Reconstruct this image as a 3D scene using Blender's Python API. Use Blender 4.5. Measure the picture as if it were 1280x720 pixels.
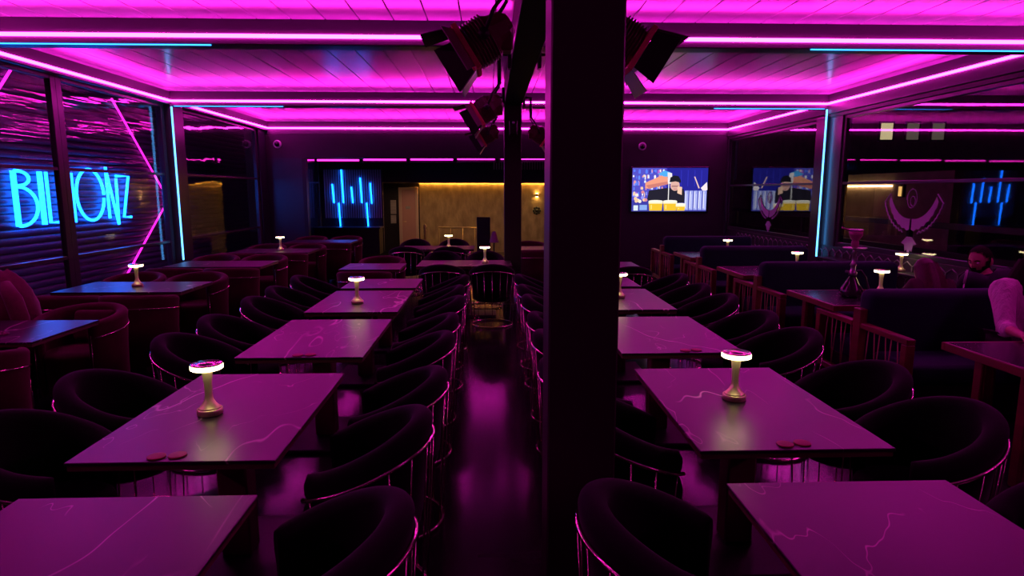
import bpy, bmesh, math, random
from mathutils import Vector, Matrix, Euler
R = math.radians
random.seed(7)
scene = bpy.context.scene
col = scene.collection
for o in list(bpy.data.objects): bpy.data.objects.remove(o)

# ------------------------------------------------------------------ camera
CAM_H = 1.78
cam_d = bpy.data.cameras.new('camera'); cam = bpy.data.objects.new('camera', cam_d); col.objects.link(cam)
cam.location = (0, 0, CAM_H); cam.rotation_euler = (R(90 - 8.78), 0, R(-1.96))
cam_d.sensor_width = 36; cam_d.lens = 790 / 1280 * 36; cam_d.clip_start = .05; cam_d.clip_end = 200
scene.camera = cam
# ------------------------------------------------------------------ world and exposure
w = bpy.data.worlds.new('night'); scene.world = w; w.use_nodes = True
w.node_tree.nodes['Background'].inputs[0].default_value = (.010, .004, .020, 1)
w.node_tree.nodes['Background'].inputs[1].default_value = .25
vs = scene.view_settings
vs.view_transform = 'Standard'; vs.look = 'None'; vs.gamma = 1; vs.use_curve_mapping = False; vs.exposure = 0
# brightness of the venue's own lights (radiance of each luminous surface)
L_PINK = (39, .62, 24)
L_PINK_SOFT = (5, .12, 3)
L_BLUE_SIGN = (.06, 1.9, 14)
L_BLUE_BAR = (.05, 1.6, 12)
L_POST = (.42, 2.2, 5.5)
L_LAMP = (6.5, 5.5, 2.9)
L_WARM = (95, 46, 8)
L_MAG_TUBE = (2.6, .04, 1.6)

# ------------------------------------------------------------------ helpers
class MB:
    def __init__(s): s.v = []; s.f = []; s.sm = []; s.m = []; s.c = []; s.mi = 0
    def add(s, vs_, fs, smooth=False, M=None):
        b = len(s.v)
        s.v += [tuple(M @ Vector(p)) if M is not None else tuple(p) for p in vs_]
        for f in fs: s.f.append([b + i for i in f]); s.sm.append(smooth); s.m.append(s.mi)
        return s
    def box(s, x0, x1, y0, y1, z0, z1, bev=0, seg=2, M=None):
        if bev <= 0:
            v = [(x, y, z) for x in (x0, x1) for y in (y0, y1) for z in (z0, z1)]
            return s.add(v, [(0,1,3,2),(4,6,7,5),(0,4,5,1),(2,3,7,6),(0,2,6,4),(1,5,7,3)], False, M)
        bm = bmesh.new(); bmesh.ops.create_cube(bm, size=1)
        for q in bm.verts: q.co = Vector(((x0+x1)/2 + q.co.x*(x1-x0), (y0+y1)/2 + q.co.y*(y1-y0), (z0+z1)/2 + q.co.z*(z1-z0)))
        bmesh.ops.bevel(bm, geom=bm.edges[:], offset=bev, segments=seg, profile=.5, affect='EDGES')
        bm.verts.index_update()
        s.add([q.co.copy() for q in bm.verts], [[q.index for q in f.verts] for f in bm.faces], seg > 1, M); bm.free(); return s
    def tube(s, pts, r, n=8, closed=False, M=None, caps=True):
        P = [Vector(p) for p in pts]; N = len(P)
        rr = r if isinstance(r, (list, tuple)) else [r]*N
        T = []
        for i in range(N):
            a = P[(i-1) % N] if (closed or i > 0) else P[i]; b = P[(i+1) % N] if (closed or i < N-1) else P[i]
            T.append((b-a).normalized())
        u = T[0].orthogonal().normalized(); vs_ = []
        for i in range(N):
            u = (u - T[i]*u.dot(T[i])).normalized(); w_ = T[i].cross(u)
            for k in range(n):
                a = 2*math.pi*k/n
                vs_.append(P[i] + (u*math.cos(a) + w_*math.sin(a))*rr[i])
        fs = []
        for i in range(N if closed else N-1):
            j = (i+1) % N
            for k in range(n): fs.append((i*n+k, i*n+(k+1) % n, j*n+(k+1) % n, j*n+k))
        if caps and not closed: fs.append(tuple(range(n))[::-1]); fs.append(tuple((N-1)*n+k for k in range(n)))
        return s.add(vs_, fs, n > 4, M)
    def lathe(s, prof, n=24, M=None, smooth=True):
        vs_ = []; fs = []
        for r, z in prof:
            for k in range(n):
                a = 2*math.pi*k/n; vs_.append((r*math.cos(a), r*math.sin(a), z))
        for i in range(len(prof)-1):
            for k in range(n): fs.append((i*n+k, i*n+(k+1) % n, (i+1)*n+(k+1) % n, (i+1)*n+k))
        if prof[0][0] > 1e-5: fs.append(tuple(range(n))[::-1])
        if prof[-1][0] > 1e-5: fs.append(tuple((len(prof)-1)*n+k for k in range(n)))
        return s.add(vs_, fs, smooth, M)
    def prism(s, poly, h, M=None):     # polygon in XY extruded along +Z
        n = len(poly)
        v = [(x, y, 0) for x, y in poly] + [(x, y, h) for x, y in poly]
        fs = [tuple(range(n))[::-1], tuple(range(n, 2*n))] + [(i, (i+1) % n, n+(i+1) % n, n+i) for i in range(n)]
        return s.add(v, fs, False, M)
    def grid(s, rows, closed_u=False, M=None, smooth=True):
        nr = len(rows); nc = len(rows[0]); v = [p for r in rows for p in r]; fs = []
        for i in range(nr-1):
            for k in range(nc if closed_u else nc-1):
                fs.append((i*nc+k, i*nc+(k+1) % nc, (i+1)*nc+(k+1) % nc, (i+1)*nc+k))
        return s.add(v, fs, smooth, M)
    def mesh(s, name):
        me = bpy.data.meshes.new(name); me.from_pydata(s.v, [], s.f)
        me.polygons.foreach_set('use_smooth', s.sm); me.polygons.foreach_set('material_index', s.m)
        bm = bmesh.new(); bm.from_mesh(me); bmesh.ops.recalc_face_normals(bm, faces=bm.faces[:]); bm.to_mesh(me); bm.free()
        me.update(); return me
    def build(s, name, mat, parent=None, loc=None):
        me = s.mesh(name)
        for m_ in (mat if isinstance(mat, (list, tuple)) else [mat]): me.materials.append(m_)
        return link(name, me, parent, loc)

def link(name, me, parent=None, loc=None):
    o = bpy.data.objects.new(name, me); col.objects.link(o)
    if parent is not None: o.parent = parent
    if loc is not None: o.location = loc
    return o
def tag(o, label, cat, group=None):
    o['label'] = label; o['category'] = cat
    if group: o['group'] = group
    return o
def struct(o): o['kind'] = 'structure'; return o
def thing(name, label, cat, loc=(0,0,0), rz=0, group=None):
    o = link(name, None, None, loc); o.rotation_euler.z = rz; o.empty_display_size = .1
    return tag(o, label, cat, group)
def copy_tree(o, parent=None, label=None, loc=None, rz=None, group=None):
    c = o.copy(); col.objects.link(c); c.parent = parent
    if label: c['label'] = label
    if group: c['group'] = group
    if loc is not None: c.location = loc
    if rz is not None: c.rotation_euler.z = rz
    for ch in KIDS.get(o.name, []) or [k for k in bpy.data.objects if k.parent == o]: copy_tree(ch, c)
    return c
KIDS = {}
def T(*a): return Matrix.Translation(a)
def RX(a): return Matrix.Rotation(a, 4, 'X')
def RY(a): return Matrix.Rotation(a, 4, 'Y')
def RZ(a): return Matrix.Rotation(a, 4, 'Z')

# ------------------------------------------------------------------ materials
def mat(name, color, rough=.5, metal=0, spec=.5, sheen=0, sheen_tint=None, noise=None, bump=None, coat=0, ior=1.5):
    m = bpy.data.materials.new(name); m.use_nodes = True; nt = m.node_tree; b = nt.nodes['Principled BSDF']
    b.inputs['Base Color'].default_value = (*color, 1); b.inputs['Roughness'].default_value = rough
    b.inputs['Metallic'].default_value = metal; b.inputs['Specular IOR Level'].default_value = spec; b.inputs['IOR'].default_value = ior
    if sheen:
        b.inputs['Sheen Weight'].default_value = sheen; b.inputs['Sheen Roughness'].default_value = .35
        b.inputs['Sheen Tint'].default_value = (*(sheen_tint or (1,1,1)), 1)
    if coat: b.inputs['Coat Weight'].default_value = coat; b.inputs['Coat Roughness'].default_value = .1
    if noise:        # (scale xyz, second colour, amount)
        sc, c2, amt = noise
        tc = nt.nodes.new('ShaderNodeTexCoord'); mp = nt.nodes.new('ShaderNodeMapping'); mp.inputs['Scale'].default_value = sc
        nz = nt.nodes.new('ShaderNodeTexNoise'); nz.inputs['Scale'].default_value = 1; nz.inputs['Detail'].default_value = 5
        mx = nt.nodes.new('ShaderNodeMix'); mx.data_type = 'RGBA'
        mx.inputs[6].default_value = (*color, 1); mx.inputs[7].default_value = (*c2, 1)
        rp = nt.nodes.new('ShaderNodeMapRange'); rp.inputs[1].default_value = .35; rp.inputs[2].default_value = .65; rp.inputs[4].default_value = amt
        nt.links.new(tc.outputs['Object'], mp.inputs[0]); nt.links.new(mp.outputs[0], nz.inputs['Vector'])
        nt.links.new(nz.outputs[0], rp.inputs[0]); nt.links.new(rp.outputs[0], mx.inputs[0]); nt.links.new(mx.outputs[2], b.inputs['Base Color'])
    if bump:         # (scale xyz, strength, distance)
        sc, st, di = bump
        tc = nt.nodes.new('ShaderNodeTexCoord'); mp = nt.nodes.new('ShaderNodeMapping'); mp.inputs['Scale'].default_value = sc
        nz = nt.nodes.new('ShaderNodeTexNoise'); nz.inputs['Scale'].default_value = 1; nz.inputs['Detail'].default_value = 4
        bp = nt.nodes.new('ShaderNodeBump'); bp.inputs['Strength'].default_value = st; bp.inputs['Distance'].default_value = di
        nt.links.new(tc.outputs['Object'], mp.inputs[0]); nt.links.new(mp.outputs[0], nz.inputs['Vector'])
        nt.links.new(nz.outputs[0], bp.inputs['Height']); nt.links.new(bp.outputs[0], b.inputs['Normal'])
    return m
def emit(name, L):
    m = bpy.data.materials.new(name); m.use_nodes = True; nt = m.node_tree
    for n in list(nt.nodes): nt.nodes.remove(n)
    e = nt.nodes.new('ShaderNodeEmission'); o = nt.nodes.new('ShaderNodeOutputMaterial')
    k = max(L); e.inputs[0].default_value = (L[0]/k, L[1]/k, L[2]/k, 1); e.inputs[1].default_value = k
    nt.links.new(e.outputs[0], o.inputs[0]); return m
def glass(name, gain=1.0, bump=None, tint=(1,1,1)):
    m = bpy.data.materials.new(name); m.use_nodes = True; nt = m.node_tree
    for n in list(nt.nodes): nt.nodes.remove(n)
    o = nt.nodes.new('ShaderNodeOutputMaterial'); mx = nt.nodes.new('ShaderNodeMixShader')
    tr = nt.nodes.new('ShaderNodeBsdfTransparent'); tr.inputs[0].default_value = (*tint, 1)
    gl = nt.nodes.new('ShaderNodeBsdfGlossy'); gl.inputs['Roughness'].default_value = .015; gl.inputs[0].default_value = (1,1,1,1)
    fr = nt.nodes.new('ShaderNodeFresnel'); ge = nt.nodes.new('ShaderNodeNewGeometry')      # same reflectance on both faces of the pane
    io = nt.nodes.new('ShaderNodeMath'); io.operation = 'MULTIPLY_ADD'; io.inputs[1].default_value = 1/1.5 - 1.5; io.inputs[2].default_value = 1.5
    nt.links.new(ge.outputs['Backfacing'], io.inputs[0]); nt.links.new(io.outputs[0], fr.inputs[0])
    mu = nt.nodes.new('ShaderNodeMath'); mu.operation = 'MULTIPLY'; mu.inputs[1].default_value = gain; mu.use_clamp = True
    nt.links.new(fr.outputs[0], mu.inputs[0]); nt.links.new(mu.outputs[0], mx.inputs[0])
    nt.links.new(tr.outputs[0], mx.inputs[1]); nt.links.new(gl.outputs[0], mx.inputs[2]); nt.links.new(mx.outputs[0], o.inputs[0])
    if bump:
        sc, st, di = bump
        tc = nt.nodes.new('ShaderNodeTexCoord'); mp = nt.nodes.new('ShaderNodeMapping'); mp.inputs['Scale'].default_value = sc
        nz = nt.nodes.new('ShaderNodeTexNoise'); nz.inputs['Scale'].default_value = 1; nz.inputs['Detail'].default_value = 2
        bp = nt.nodes.new('ShaderNodeBump'); bp.inputs['Strength'].default_value = st; bp.inputs['Distance'].default_value = di
        nt.links.new(tc.outputs['Object'], mp.inputs[0]); nt.links.new(mp.outputs[0], nz.inputs['Vector'])
        nt.links.new(nz.outputs[0], bp.inputs['Height']); nt.links.new(bp.outputs[0], gl.inputs['Normal'])
    return m
def marble(name, base, vein, rough):
    m = mat(name, base, rough); nt = m.node_tree; b = nt.nodes['Principled BSDF']
    tc = nt.nodes.new('ShaderNodeTexCoord'); oi = nt.nodes.new('ShaderNodeObjectInfo')
    mp = nt.nodes.new('ShaderNodeMapping'); mp.inputs['Scale'].default_value = (1.5, .62, 1); mp.inputs['Rotation'].default_value = (0, 0, R(-24))
    sc = nt.nodes.new('ShaderNodeVectorMath'); sc.operation = 'SCALE'; sc.inputs[0].default_value = (37, 19, 11)
    ad = nt.nodes.new('ShaderNodeVectorMath'); ad.operation = 'ADD'
    nt.links.new(oi.outputs['Random'], sc.inputs['Scale']); nt.links.new(tc.outputs['Object'], mp.inputs[0])
    nt.links.new(mp.outputs[0], ad.inputs[0]); nt.links.new(sc.outputs[0], ad.inputs[1])
    prev = None
    for scale, wdt, det, amt in ((1.0, .0055, 3, 1), (1.9, .004, 3, .5)):
        nz = nt.nodes.new('ShaderNodeTexNoise'); nz.inputs['Scale'].default_value = scale; nz.inputs['Detail'].default_value = det
        nz.inputs['Roughness'].default_value = .5; nz.inputs['Distortion'].default_value = .35
        su = nt.nodes.new('ShaderNodeMath'); su.operation = 'SUBTRACT'; su.inputs[1].default_value = .5
        ab = nt.nodes.new('ShaderNodeMath'); ab.operation = 'ABSOLUTE'
        mr = nt.nodes.new('ShaderNodeMapRange'); mr.inputs[1].default_value = 0; mr.inputs[2].default_value = wdt; mr.inputs[3].default_value = amt; mr.inputs[4].default_value = 0
        n2 = nt.nodes.new('ShaderNodeTexNoise'); n2.inputs['Scale'].default_value = scale*1.7
        m2 = nt.nodes.new('ShaderNodeMapRange'); m2.inputs[1].default_value = .45; m2.inputs[2].default_value = .6
        mm = nt.nodes.new('ShaderNodeMath'); mm.operation = 'MULTIPLY'
        nt.links.new(ad.outputs[0], nz.inputs['Vector']); nt.links.new(ad.outputs[0], n2.inputs['Vector'])
        nt.links.new(nz.outputs[0], su.inputs[0]); nt.links.new(su.outputs[0], ab.inputs[0]); nt.links.new(ab.outputs[0], mr.inputs[0])
        nt.links.new(n2.outputs[0], m2.inputs[0]); nt.links.new(m2.outputs[0], mm.inputs[0]); nt.links.new(mr.outputs[0], mm.inputs[1])
        if prev is None: prev = mm
        else:
            mx = nt.nodes.new('ShaderNodeMath'); mx.operation = 'MAXIMUM'
            nt.links.new(prev.outputs[0], mx.inputs[0]); nt.links.new(mm.outputs[0], mx.inputs[1]); prev = mx
    mix = nt.nodes.new('ShaderNodeMix'); mix.data_type = 'RGBA'; mix.inputs[6].default_value = (*base, 1); mix.inputs[7].default_value = (*vein, 1)
    nt.links.new(prev.outputs[0], mix.inputs[0]); nt.links.new(mix.outputs[2], b.inputs['Base Color'])
    return m
def colour_print(name, gain):
    m = bpy.data.materials.new(name); m.use_nodes = True; nt = m.node_tree
    for n in list(nt.nodes): nt.nodes.remove(n)
    e = nt.nodes.new('ShaderNodeEmission'); o = nt.nodes.new('ShaderNodeOutputMaterial'); a = nt.nodes.new('ShaderNodeVertexColor'); a.layer_name = 'Col'
    e.inputs[1].default_value = gain; nt.links.new(a.outputs[0], e.inputs[0]); nt.links.new(e.outputs[0], o.inputs[0]); return m

M = {}
M['plank'] = mat('ceiling_plank_satin', (.36, .34, .43), .20, 0, spec=.20, bump=((9, .5, 9), .10, .01))
M['joint'] = mat('ceiling_joint', (.015, .012, .016), .8)
M['alu'] = mat('dark_aluminium', (.055, .050, .058), .28, .2)
M['beam'] = mat('beam_aluminium', (.055, .05, .058), .38, .2)
M['black'] = mat('black_paint', (.012, .010, .013), .45)
M['pillar'] = mat('pillar_lacquer', (.026, .009, .020), .42)
M['beam_black'] = mat('matt_black_beam', (.010, .008, .010), .6, spec=.08)
M['wall'] = mat('dark_plum_wall', (.020, .014, .022), .55, noise=((3, 3, 3), (.028, .018, .03), .8))
M['panel_blue'] = mat('blue_black_panel', (.022, .022, .034), .32)
M['floor'] = mat('polished_dark_floor', (.014, .011, .016), .17, spec=.3, noise=((1.2, 6, 1), (.024, .019, .026), 1), bump=((6, 6, 6), .03, .01))
M['ground'] = mat('night_paving', (.03, .03, .035), .7, noise=((4, 4, 4), (.05, .05, .055), 1))
M['slat'] = mat('glossy_shutter_slat', (.06, .07, .15), .34, .0, noise=((1, .4, 20), (.08, .09, .19), 1))
M['marble'] = marble('dark_marble', (.014, .012, .015), (.62, .55, .52), .35)
M['marble_booth'] = marble('dark_stone', (.012, .012, .018), (.20, .18, .2), .22)
M['wood_under'] = mat('table_underlay', (.10, .045, .035), .5)
M['wood'] = mat('red_brown_wood', (.21, .055, .040), .42, noise=((14, 2, 14), (.14, .035, .028), 1))
M['velvet_black'] = mat('black_velvet', (.0065, .004, .0075), .85, spec=.12, sheen=.13, sheen_tint=(.75, .45, .8), noise=((9, 9, 9), (.009, .006, .010), 1))
M['velvet_red'] = mat('burgundy_velvet', (.070, .006, .022), .8, spec=.15, sheen=.24, sheen_tint=(1, .3, .5), noise=((7, 7, 7), (.052, .005, .017), 1))
M['velvet_teal'] = mat('teal_velvet', (.008, .027, .036), .75, spec=.2, sheen=.18, sheen_tint=(.4, .8, 1), noise=((6, 6, 6), (.007, .022, .03), 1))
M['chrome'] = mat('polished_band', (.85, .72, .55), .14, 1)
M['brass'] = mat('brushed_brass', (.82, .68, .42), .38, .75, noise=((60, 60, 3), (.74, .6, .36), 1))
M['brass_rail'] = mat('polished_brass', (.88, .66, .30), .3, .55)
M['rope'] = mat('straw_rope', (.50, .36, .20), .8)
M['steel'] = mat('brushed_steel', (.55, .52, .55), .3, 1)
M['coaster'] = mat('red_leather', (.38, .05, .07), .55)
M['can'] = mat('spotlight_red_black', (.13, .014, .035), .4)
M['frame_red'] = mat('gel_frame_red', (.9, .09, .2), .5)
M['leaf'] = mat('barn_door_gloss', (.55, .5, .55), .32, .9)
M['leaf_matt'] = mat('barn_door_matt', (.008, .007, .008), .6)
M['paper'] = mat('printed_paper', (.55, .5, .5), .8, noise=((2, 2, 40), (.4, .35, .36), 1))
M['plaster'] = mat('ochre_plaster', (.62, .43, .22), .8, noise=((5, 5, 2.2), (.40, .27, .13), 1), bump=((14, 14, 7), .4, .02))
M['concrete'] = mat('brown_concrete', (.30, .24, .17), .85, noise=((3, 3, 3), (.22, .17, .12), 1))
M['door'] = mat('salmon_door', (.72, .36, .33), .5)
M['door_frame'] = mat('pale_door_frame', (.80, .56, .46), .5)
M['decal'] = mat('frosted_sticker', (.55, .42, .62), .7)
M['hex'] = mat('hexagon_line', (.24, .20, .24), .6)
M['white_plastic'] = mat('white_plastic', (.6, .58, .6), .4)
M['screen_black'] = mat('screen_bezel', (.006, .006, .007), .25)
M['glass_clear'] = glass('window_glass_clear', 1.1)
M['glass_left'] = glass('window_glass_left', .5, bump=((1, .55, 16), .13, .02))
M['glass_wavy'] = glass('window_glass_wavy', .9, bump=((2.2, 1.6, 3.0), .22, .02))
M['counter_glass'] = glass('counter_glass', 1.3)
M['pink'] = emit('pink_led', L_PINK)
M['pink_soft'] = emit('pink_led_soft', L_PINK_SOFT)
M['blue_sign'] = emit('blue_neon_sign', L_BLUE_SIGN)
M['blue_bar'] = emit('blue_neon_bar', L_BLUE_BAR)
M['post_led'] = emit('ice_blue_led', L_POST)
M['beam_blue'] = emit('beam_blue_led', (.12, 1.1, 4.0))
M['lamp'] = emit('lamp_diffuser', L_LAMP)
M['warm'] = emit('warm_led', L_WARM)
M['warm_dim'] = emit('warm_led_dim', (13, 8, 3.6))
M['mag_tube'] = emit('magenta_neon_tube', L_MAG_TUBE)
M['window_lit'] = emit('lit_window', (.55, .46, .24))
M['window_dim'] = emit('dim_window', (.07, .06, .045))
M['sconce_glow'] = emit('sconce_glow', (40, 24, 6))
M['downlight'] = emit('amber_downlight', (95, 56, 30))
M['shelf_glow'] = emit('gold_step_glow', (1.0, .55, .16))
M['skin'] = mat('skin', (.52, .27, .20), .5, noise=((30, 30, 30), (.47, .23, .17), 1))
M['hair'] = mat('dark_hair', (.010, .007, .007), .8, spec=.08, noise=((90, 90, 8), (.016, .010, .009), 1))
M['hair_red'] = mat('auburn_hair', (.085, .022, .024), .5, noise=((90, 90, 8), (.05, .012, .014), 1))
M['shirt_navy'] = mat('navy_shirt', (.016, .018, .034), .85)
M['shirt_pale'] = mat('pale_blouse', (.72, .58, .62), .8, bump=((9, 9, 4), .9, .06))
M['shirt_dark'] = mat('dark_top', (.05, .014, .022), .85)
M['trousers'] = mat('dark_trousers', (.012, .012, .016), .85)
M['eye'] = mat('eye', (.7, .68, .66), .2)
M['coat'] = mat('maroon_cloth', (.13, .016, .038), .85, sheen=.3, noise=((25, 25, 25), (.095, .012, .028), 1))
M['bag'] = mat('black_leather', (.012, .010, .012), .35)
M['smoke_glass'] = mat('dark_glass', (.03, .02, .03), .06, spec=.8)
M['clay'] = mat('purple_clay', (.35, .10, .20), .35)

# ------------------------------------------------------------------ layout constants
XL, XR = -5.08, 5.52          # window planes
LXL, LXR = -4.94, 5.42        # led lines on the side beams
YB = [-2.6, 1.75, 6.03, 10.28, 14.60]     # front faces of the cross beams
ZL = 3.15                     # led height
ZC = 3.295                     # ceiling underside
YBACK = 14.62

# ------------------------------------------------------------------ setting: floor, ground, ceiling
f = MB().box(XL-.1, XR+.1, -2.8, 17.6, -.2, 0).build('floor', M['floor']); struct(f)
f2 = MB().box(-5.2, 5.7, 17.6, 22.4, -.55, -.35).build('floor', M['floor']); struct(f2)
g = MB().box(-16, XL-.1, -6, 30, -.4, -.12).build('ground', M['ground']); struct(g)
g = MB().box(XR+.1, 24, -6, 34, -.4, -.12).build('ground', M['ground']); struct(g)
ceil = MB().box(XL-.15, XR+.15, -2.8, YBACK+.2, ZC+.03, ZC+.10).build('ceiling', M['joint']); struct(ceil)
PW = .305; npl = int((XR-XL)/PW)+1
pm = {}
for b in range(4):
    y0, y1 = YB[b]+.20, YB[b+1]
    me = MB().box(.004, PW-.004, 0, y1-y0, 0, .03, .004, 1).mesh('plank'); me.materials.append(M['plank'])
    for i in range(npl):
        x = XL-.05+i*PW
        if x + PW > XR+.12: continue
        o = link('plank', me, ceil, (x, y0, ZC))
# cross beams and side beams
tn = 0
def beam(x0, x1, y0, y1, z0, z1, m='beam', bev=.008):
    global tn; tn += 1
    return struct(MB().box(x0, x1, y0, y1, z0, z1, bev, 1).build('trim_%d' % tn, M[m]))
for y in YB[:4]: beam(LXL-.02, LXR+.02, y+.004, y+.20, 3.075, 3.33)
beam(LXL-.02, LXR+.02, YBACK+.002, YBACK+.2, 3.02, 3.33)
beam(XL-.12, LXL-.004, -2.6, YBACK+.2, 3.095, 3.33)
beam(LXR+.004, XR+.12, -2.6, YBACK+.2, 2.985, 3.33)
beam(LXR+.03, XR+.10, -2.6, YBACK, 2.93, 2.985, 'black', .004)
# centre beam that the pillars carry
PX0, PX1 = .206, .457
beam(PX0, PX1, -2.5, 9.35, 2.98, ZC-.001, 'beam_black', .006)
def pillar(y0, y1, name_label):
    p = MB(); p.box(PX0, PX1, y0, y1, 0, 2.98, .006, 1); o = p.build('pillar', M['pillar']); struct(o)
    q = MB().box(PX0-.02, PX1+.02, y0-.02, y1+.02, 0, .10, .006, 1).build('base_plate', M['black'], o)
    return o
pillar(2.20, 2.43, ''); pillar(9.32, 9.56, '')

# led strips ---------------------------------------------------------------
def led(name, x0, x1, y0, y1, z0, z1, m, label, cat='led strip', group=None):
    o = MB().box(x0, x1, y0, y1, z0, z1).build(name, M[m]); return tag(o, label, cat, group)
ordn = ['first', 'second', 'third', 'fourth', 'fifth', 'sixth', 'seventh']
for i, y in enumerate(YB[1:]):
    led('pink_led_strip', LXL+.0, LXR-.0, y-.012, y+.004, ZL-.015, ZL+.015, 'pink',
        'glowing pink led strip along the %s cross beam from the back wall' % ordn[3-i], group='pink led strips on the ceiling beams')
for i in range(4):
    y0, y1 = YB[i]+.22, YB[i+1]-.02
    for side, x0, x1, nm in (('l', LXL-.004, LXL+.012, 'neon-sign windows'), ('r', LXR-.012, LXR+.004, 'booth windows')):
        led('pink_led_strip', x0, x1, y0, y1, ZL-.015, ZL+.015, 'pink',
            'pink led strip on the beam over the %s, %s bay from back' % (nm, ordn[3-i]), group='pink led strips on the ceiling beams')
led('blue_led_strip', LXL+.05, -2.50, YB[2]-.004, YB[2]+.012, 3.067, 3.075, 'beam_blue', 'thin blue led line under the third cross beam from back, sign side')
led('blue_led_strip', 2.98, LXR-.05, YB[2]-.004, YB[2]+.012, 3.067, 3.075, 'beam_blue', 'thin blue led line under the third cross beam from back, booth side')
led('blue_led_strip', LXL+.05, -3.22, YB[3]-.004, YB[3]+.012, 3.067, 3.075, 'beam_blue', 'thin blue led line under the second cross beam from back, sign side')
led('blue_led_strip', 3.58, LXR-.05, YB[3]-.004, YB[3]+.012, 3.067, 3.075, 'beam_blue', 'thin blue led line under the second cross beam from back, booth side')
led('post_led_strip', LXL+.012, LXL+.030, YB[3]-.03, YB[3]-.012, .68, 3.06, 'post_led', 'ice-blue led line standing on the post beside the neon-sign windows')
led('post_led_strip', LXR-.030, LXR-.012, YB[3]-.03, YB[3]-.012, .70, 3.06, 'post_led', 'ice-blue led line standing on the post beside the booth windows')
# corner posts
struct(MB().box(XL-.10, LXL+.012, YB[3]-.012, YB[3]+.36, 0, 3.095, .006, 1).build('trim_20', M['alu']))
struct(MB().box(XR-.06, XR+.10, 9.88, YB[3]-.012, .9, 2.93, .004, 1).build('trim_22', M['alu']))
struct(MB().box(LXR-.012, XR+.10, YB[3]-.012, YB[3]+.30, 0, 2.95, .006, 1).build('trim_21', M['alu']))

# ------------------------------------------------------------------ windows
def window(n, X, y0, y1, zt, z0, rails, side, gm, stile=.07, railm='alu'):
    fr = MB(); d0, d1 = X-.035, X+.035
    fr.box(d0, d1, y0, y0+stile, z0, zt, .004, 1); fr.box(d0, d1, y1-stile, y1, z0, zt, .004, 1)
    fr.box(d0, d1, y0+stile, y1-stile, zt-.05, zt, .004, 1); fr.box(d0, d1, y0+stile, y1-stile, z0, z0+.07, .004, 1)
    o = struct(fr.build('window_%d' % n, M['alu']))
    zs = [z0+.07] + rails + [zt-.05]
    for k, z in enumerate(rails):
        MB().box(X-.025, X+.025, y0+stile, y1-stile, z-.02, z+.02, .004, 1).build('rail', M[railm], o)
    for k in range(len(zs)-1):
        a = zs[k]+(.02 if k else 0); b = zs[k+1]-(.02 if k < len(zs)-2 else 0)
        MB().box(X-.004, X+.004, y0+stile, y1-stile, a, b).build('pane', M[gm], o)
    return o
RL = [.98, 2.03]
window(1, XL, -2.5, 1.75, 3.10, 0, RL, 'l', 'glass_left'); window(2, XL, 1.95, 5.9, 3.10, 0, RL, 'l', 'glass_left')
window(3, XL, 6.0, 7.80, 3.10, 0, RL, 'l', 'glass_left', .09); window(4, XL, 7.80, 10.27, 3.10, 0, RL, 'l', 'glass_left', .10)
window(5, XL, 10.66, 14.20, 3.10, 0, RL, 'l', 'glass_wavy', .10)
struct(MB().box(XL-.07, XL+.07, 14.20, 14.62, 0, 3.1).build('wall_left', M['panel_blue']))
RR = [1.89]
window(6, XR, -2.5, 1.75, 2.93, .90, RR, 'r', 'glass_clear'); window(7, XR, 1.95, 5.9, 2.93, .90, RR, 'r', 'glass_clear')
window(8, XR, 6.05, 9.89, 2.93, .90, RR, 'r', 'glass_clear'); window(9, XR, 10.58, 14.55, 2.93, .90, RR, 'r', 'glass_clear')
# parapet under the booth windows with hexagon trellis
par = struct(MB().box(XR-.05, XR+.10, -2.6, 14.6, 0, .90, .004, 1).build('wall_right', M['wall']))
hx = MB()
hr = .118
for k in range(6):
    a0 = math.pi/3*k + math.pi/6; a1 = a0 + math.pi/3
    def hp(a, r): return (0, r*math.cos(a), r*math.sin(a))
    hx.tube([hp(a0, hr), hp(a1, hr)], .008, 5)
hm = hx.mesh('hexagon'); hm.materials.append(M['hex'])
hw = hr*math.sqrt(3)
for row in range(2):
    for i in range(44):
        link('hexagon', hm, par, (XR-.054, 5.0 + i*hw + (row % 2)*hw/2, .74 - row*hr*1.5))
sill = struct(MB().box(XR-.30, XR-.05, 6.4, 9.9, .70, .735, .004, 1).build('trim_30', M['black']))

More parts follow.
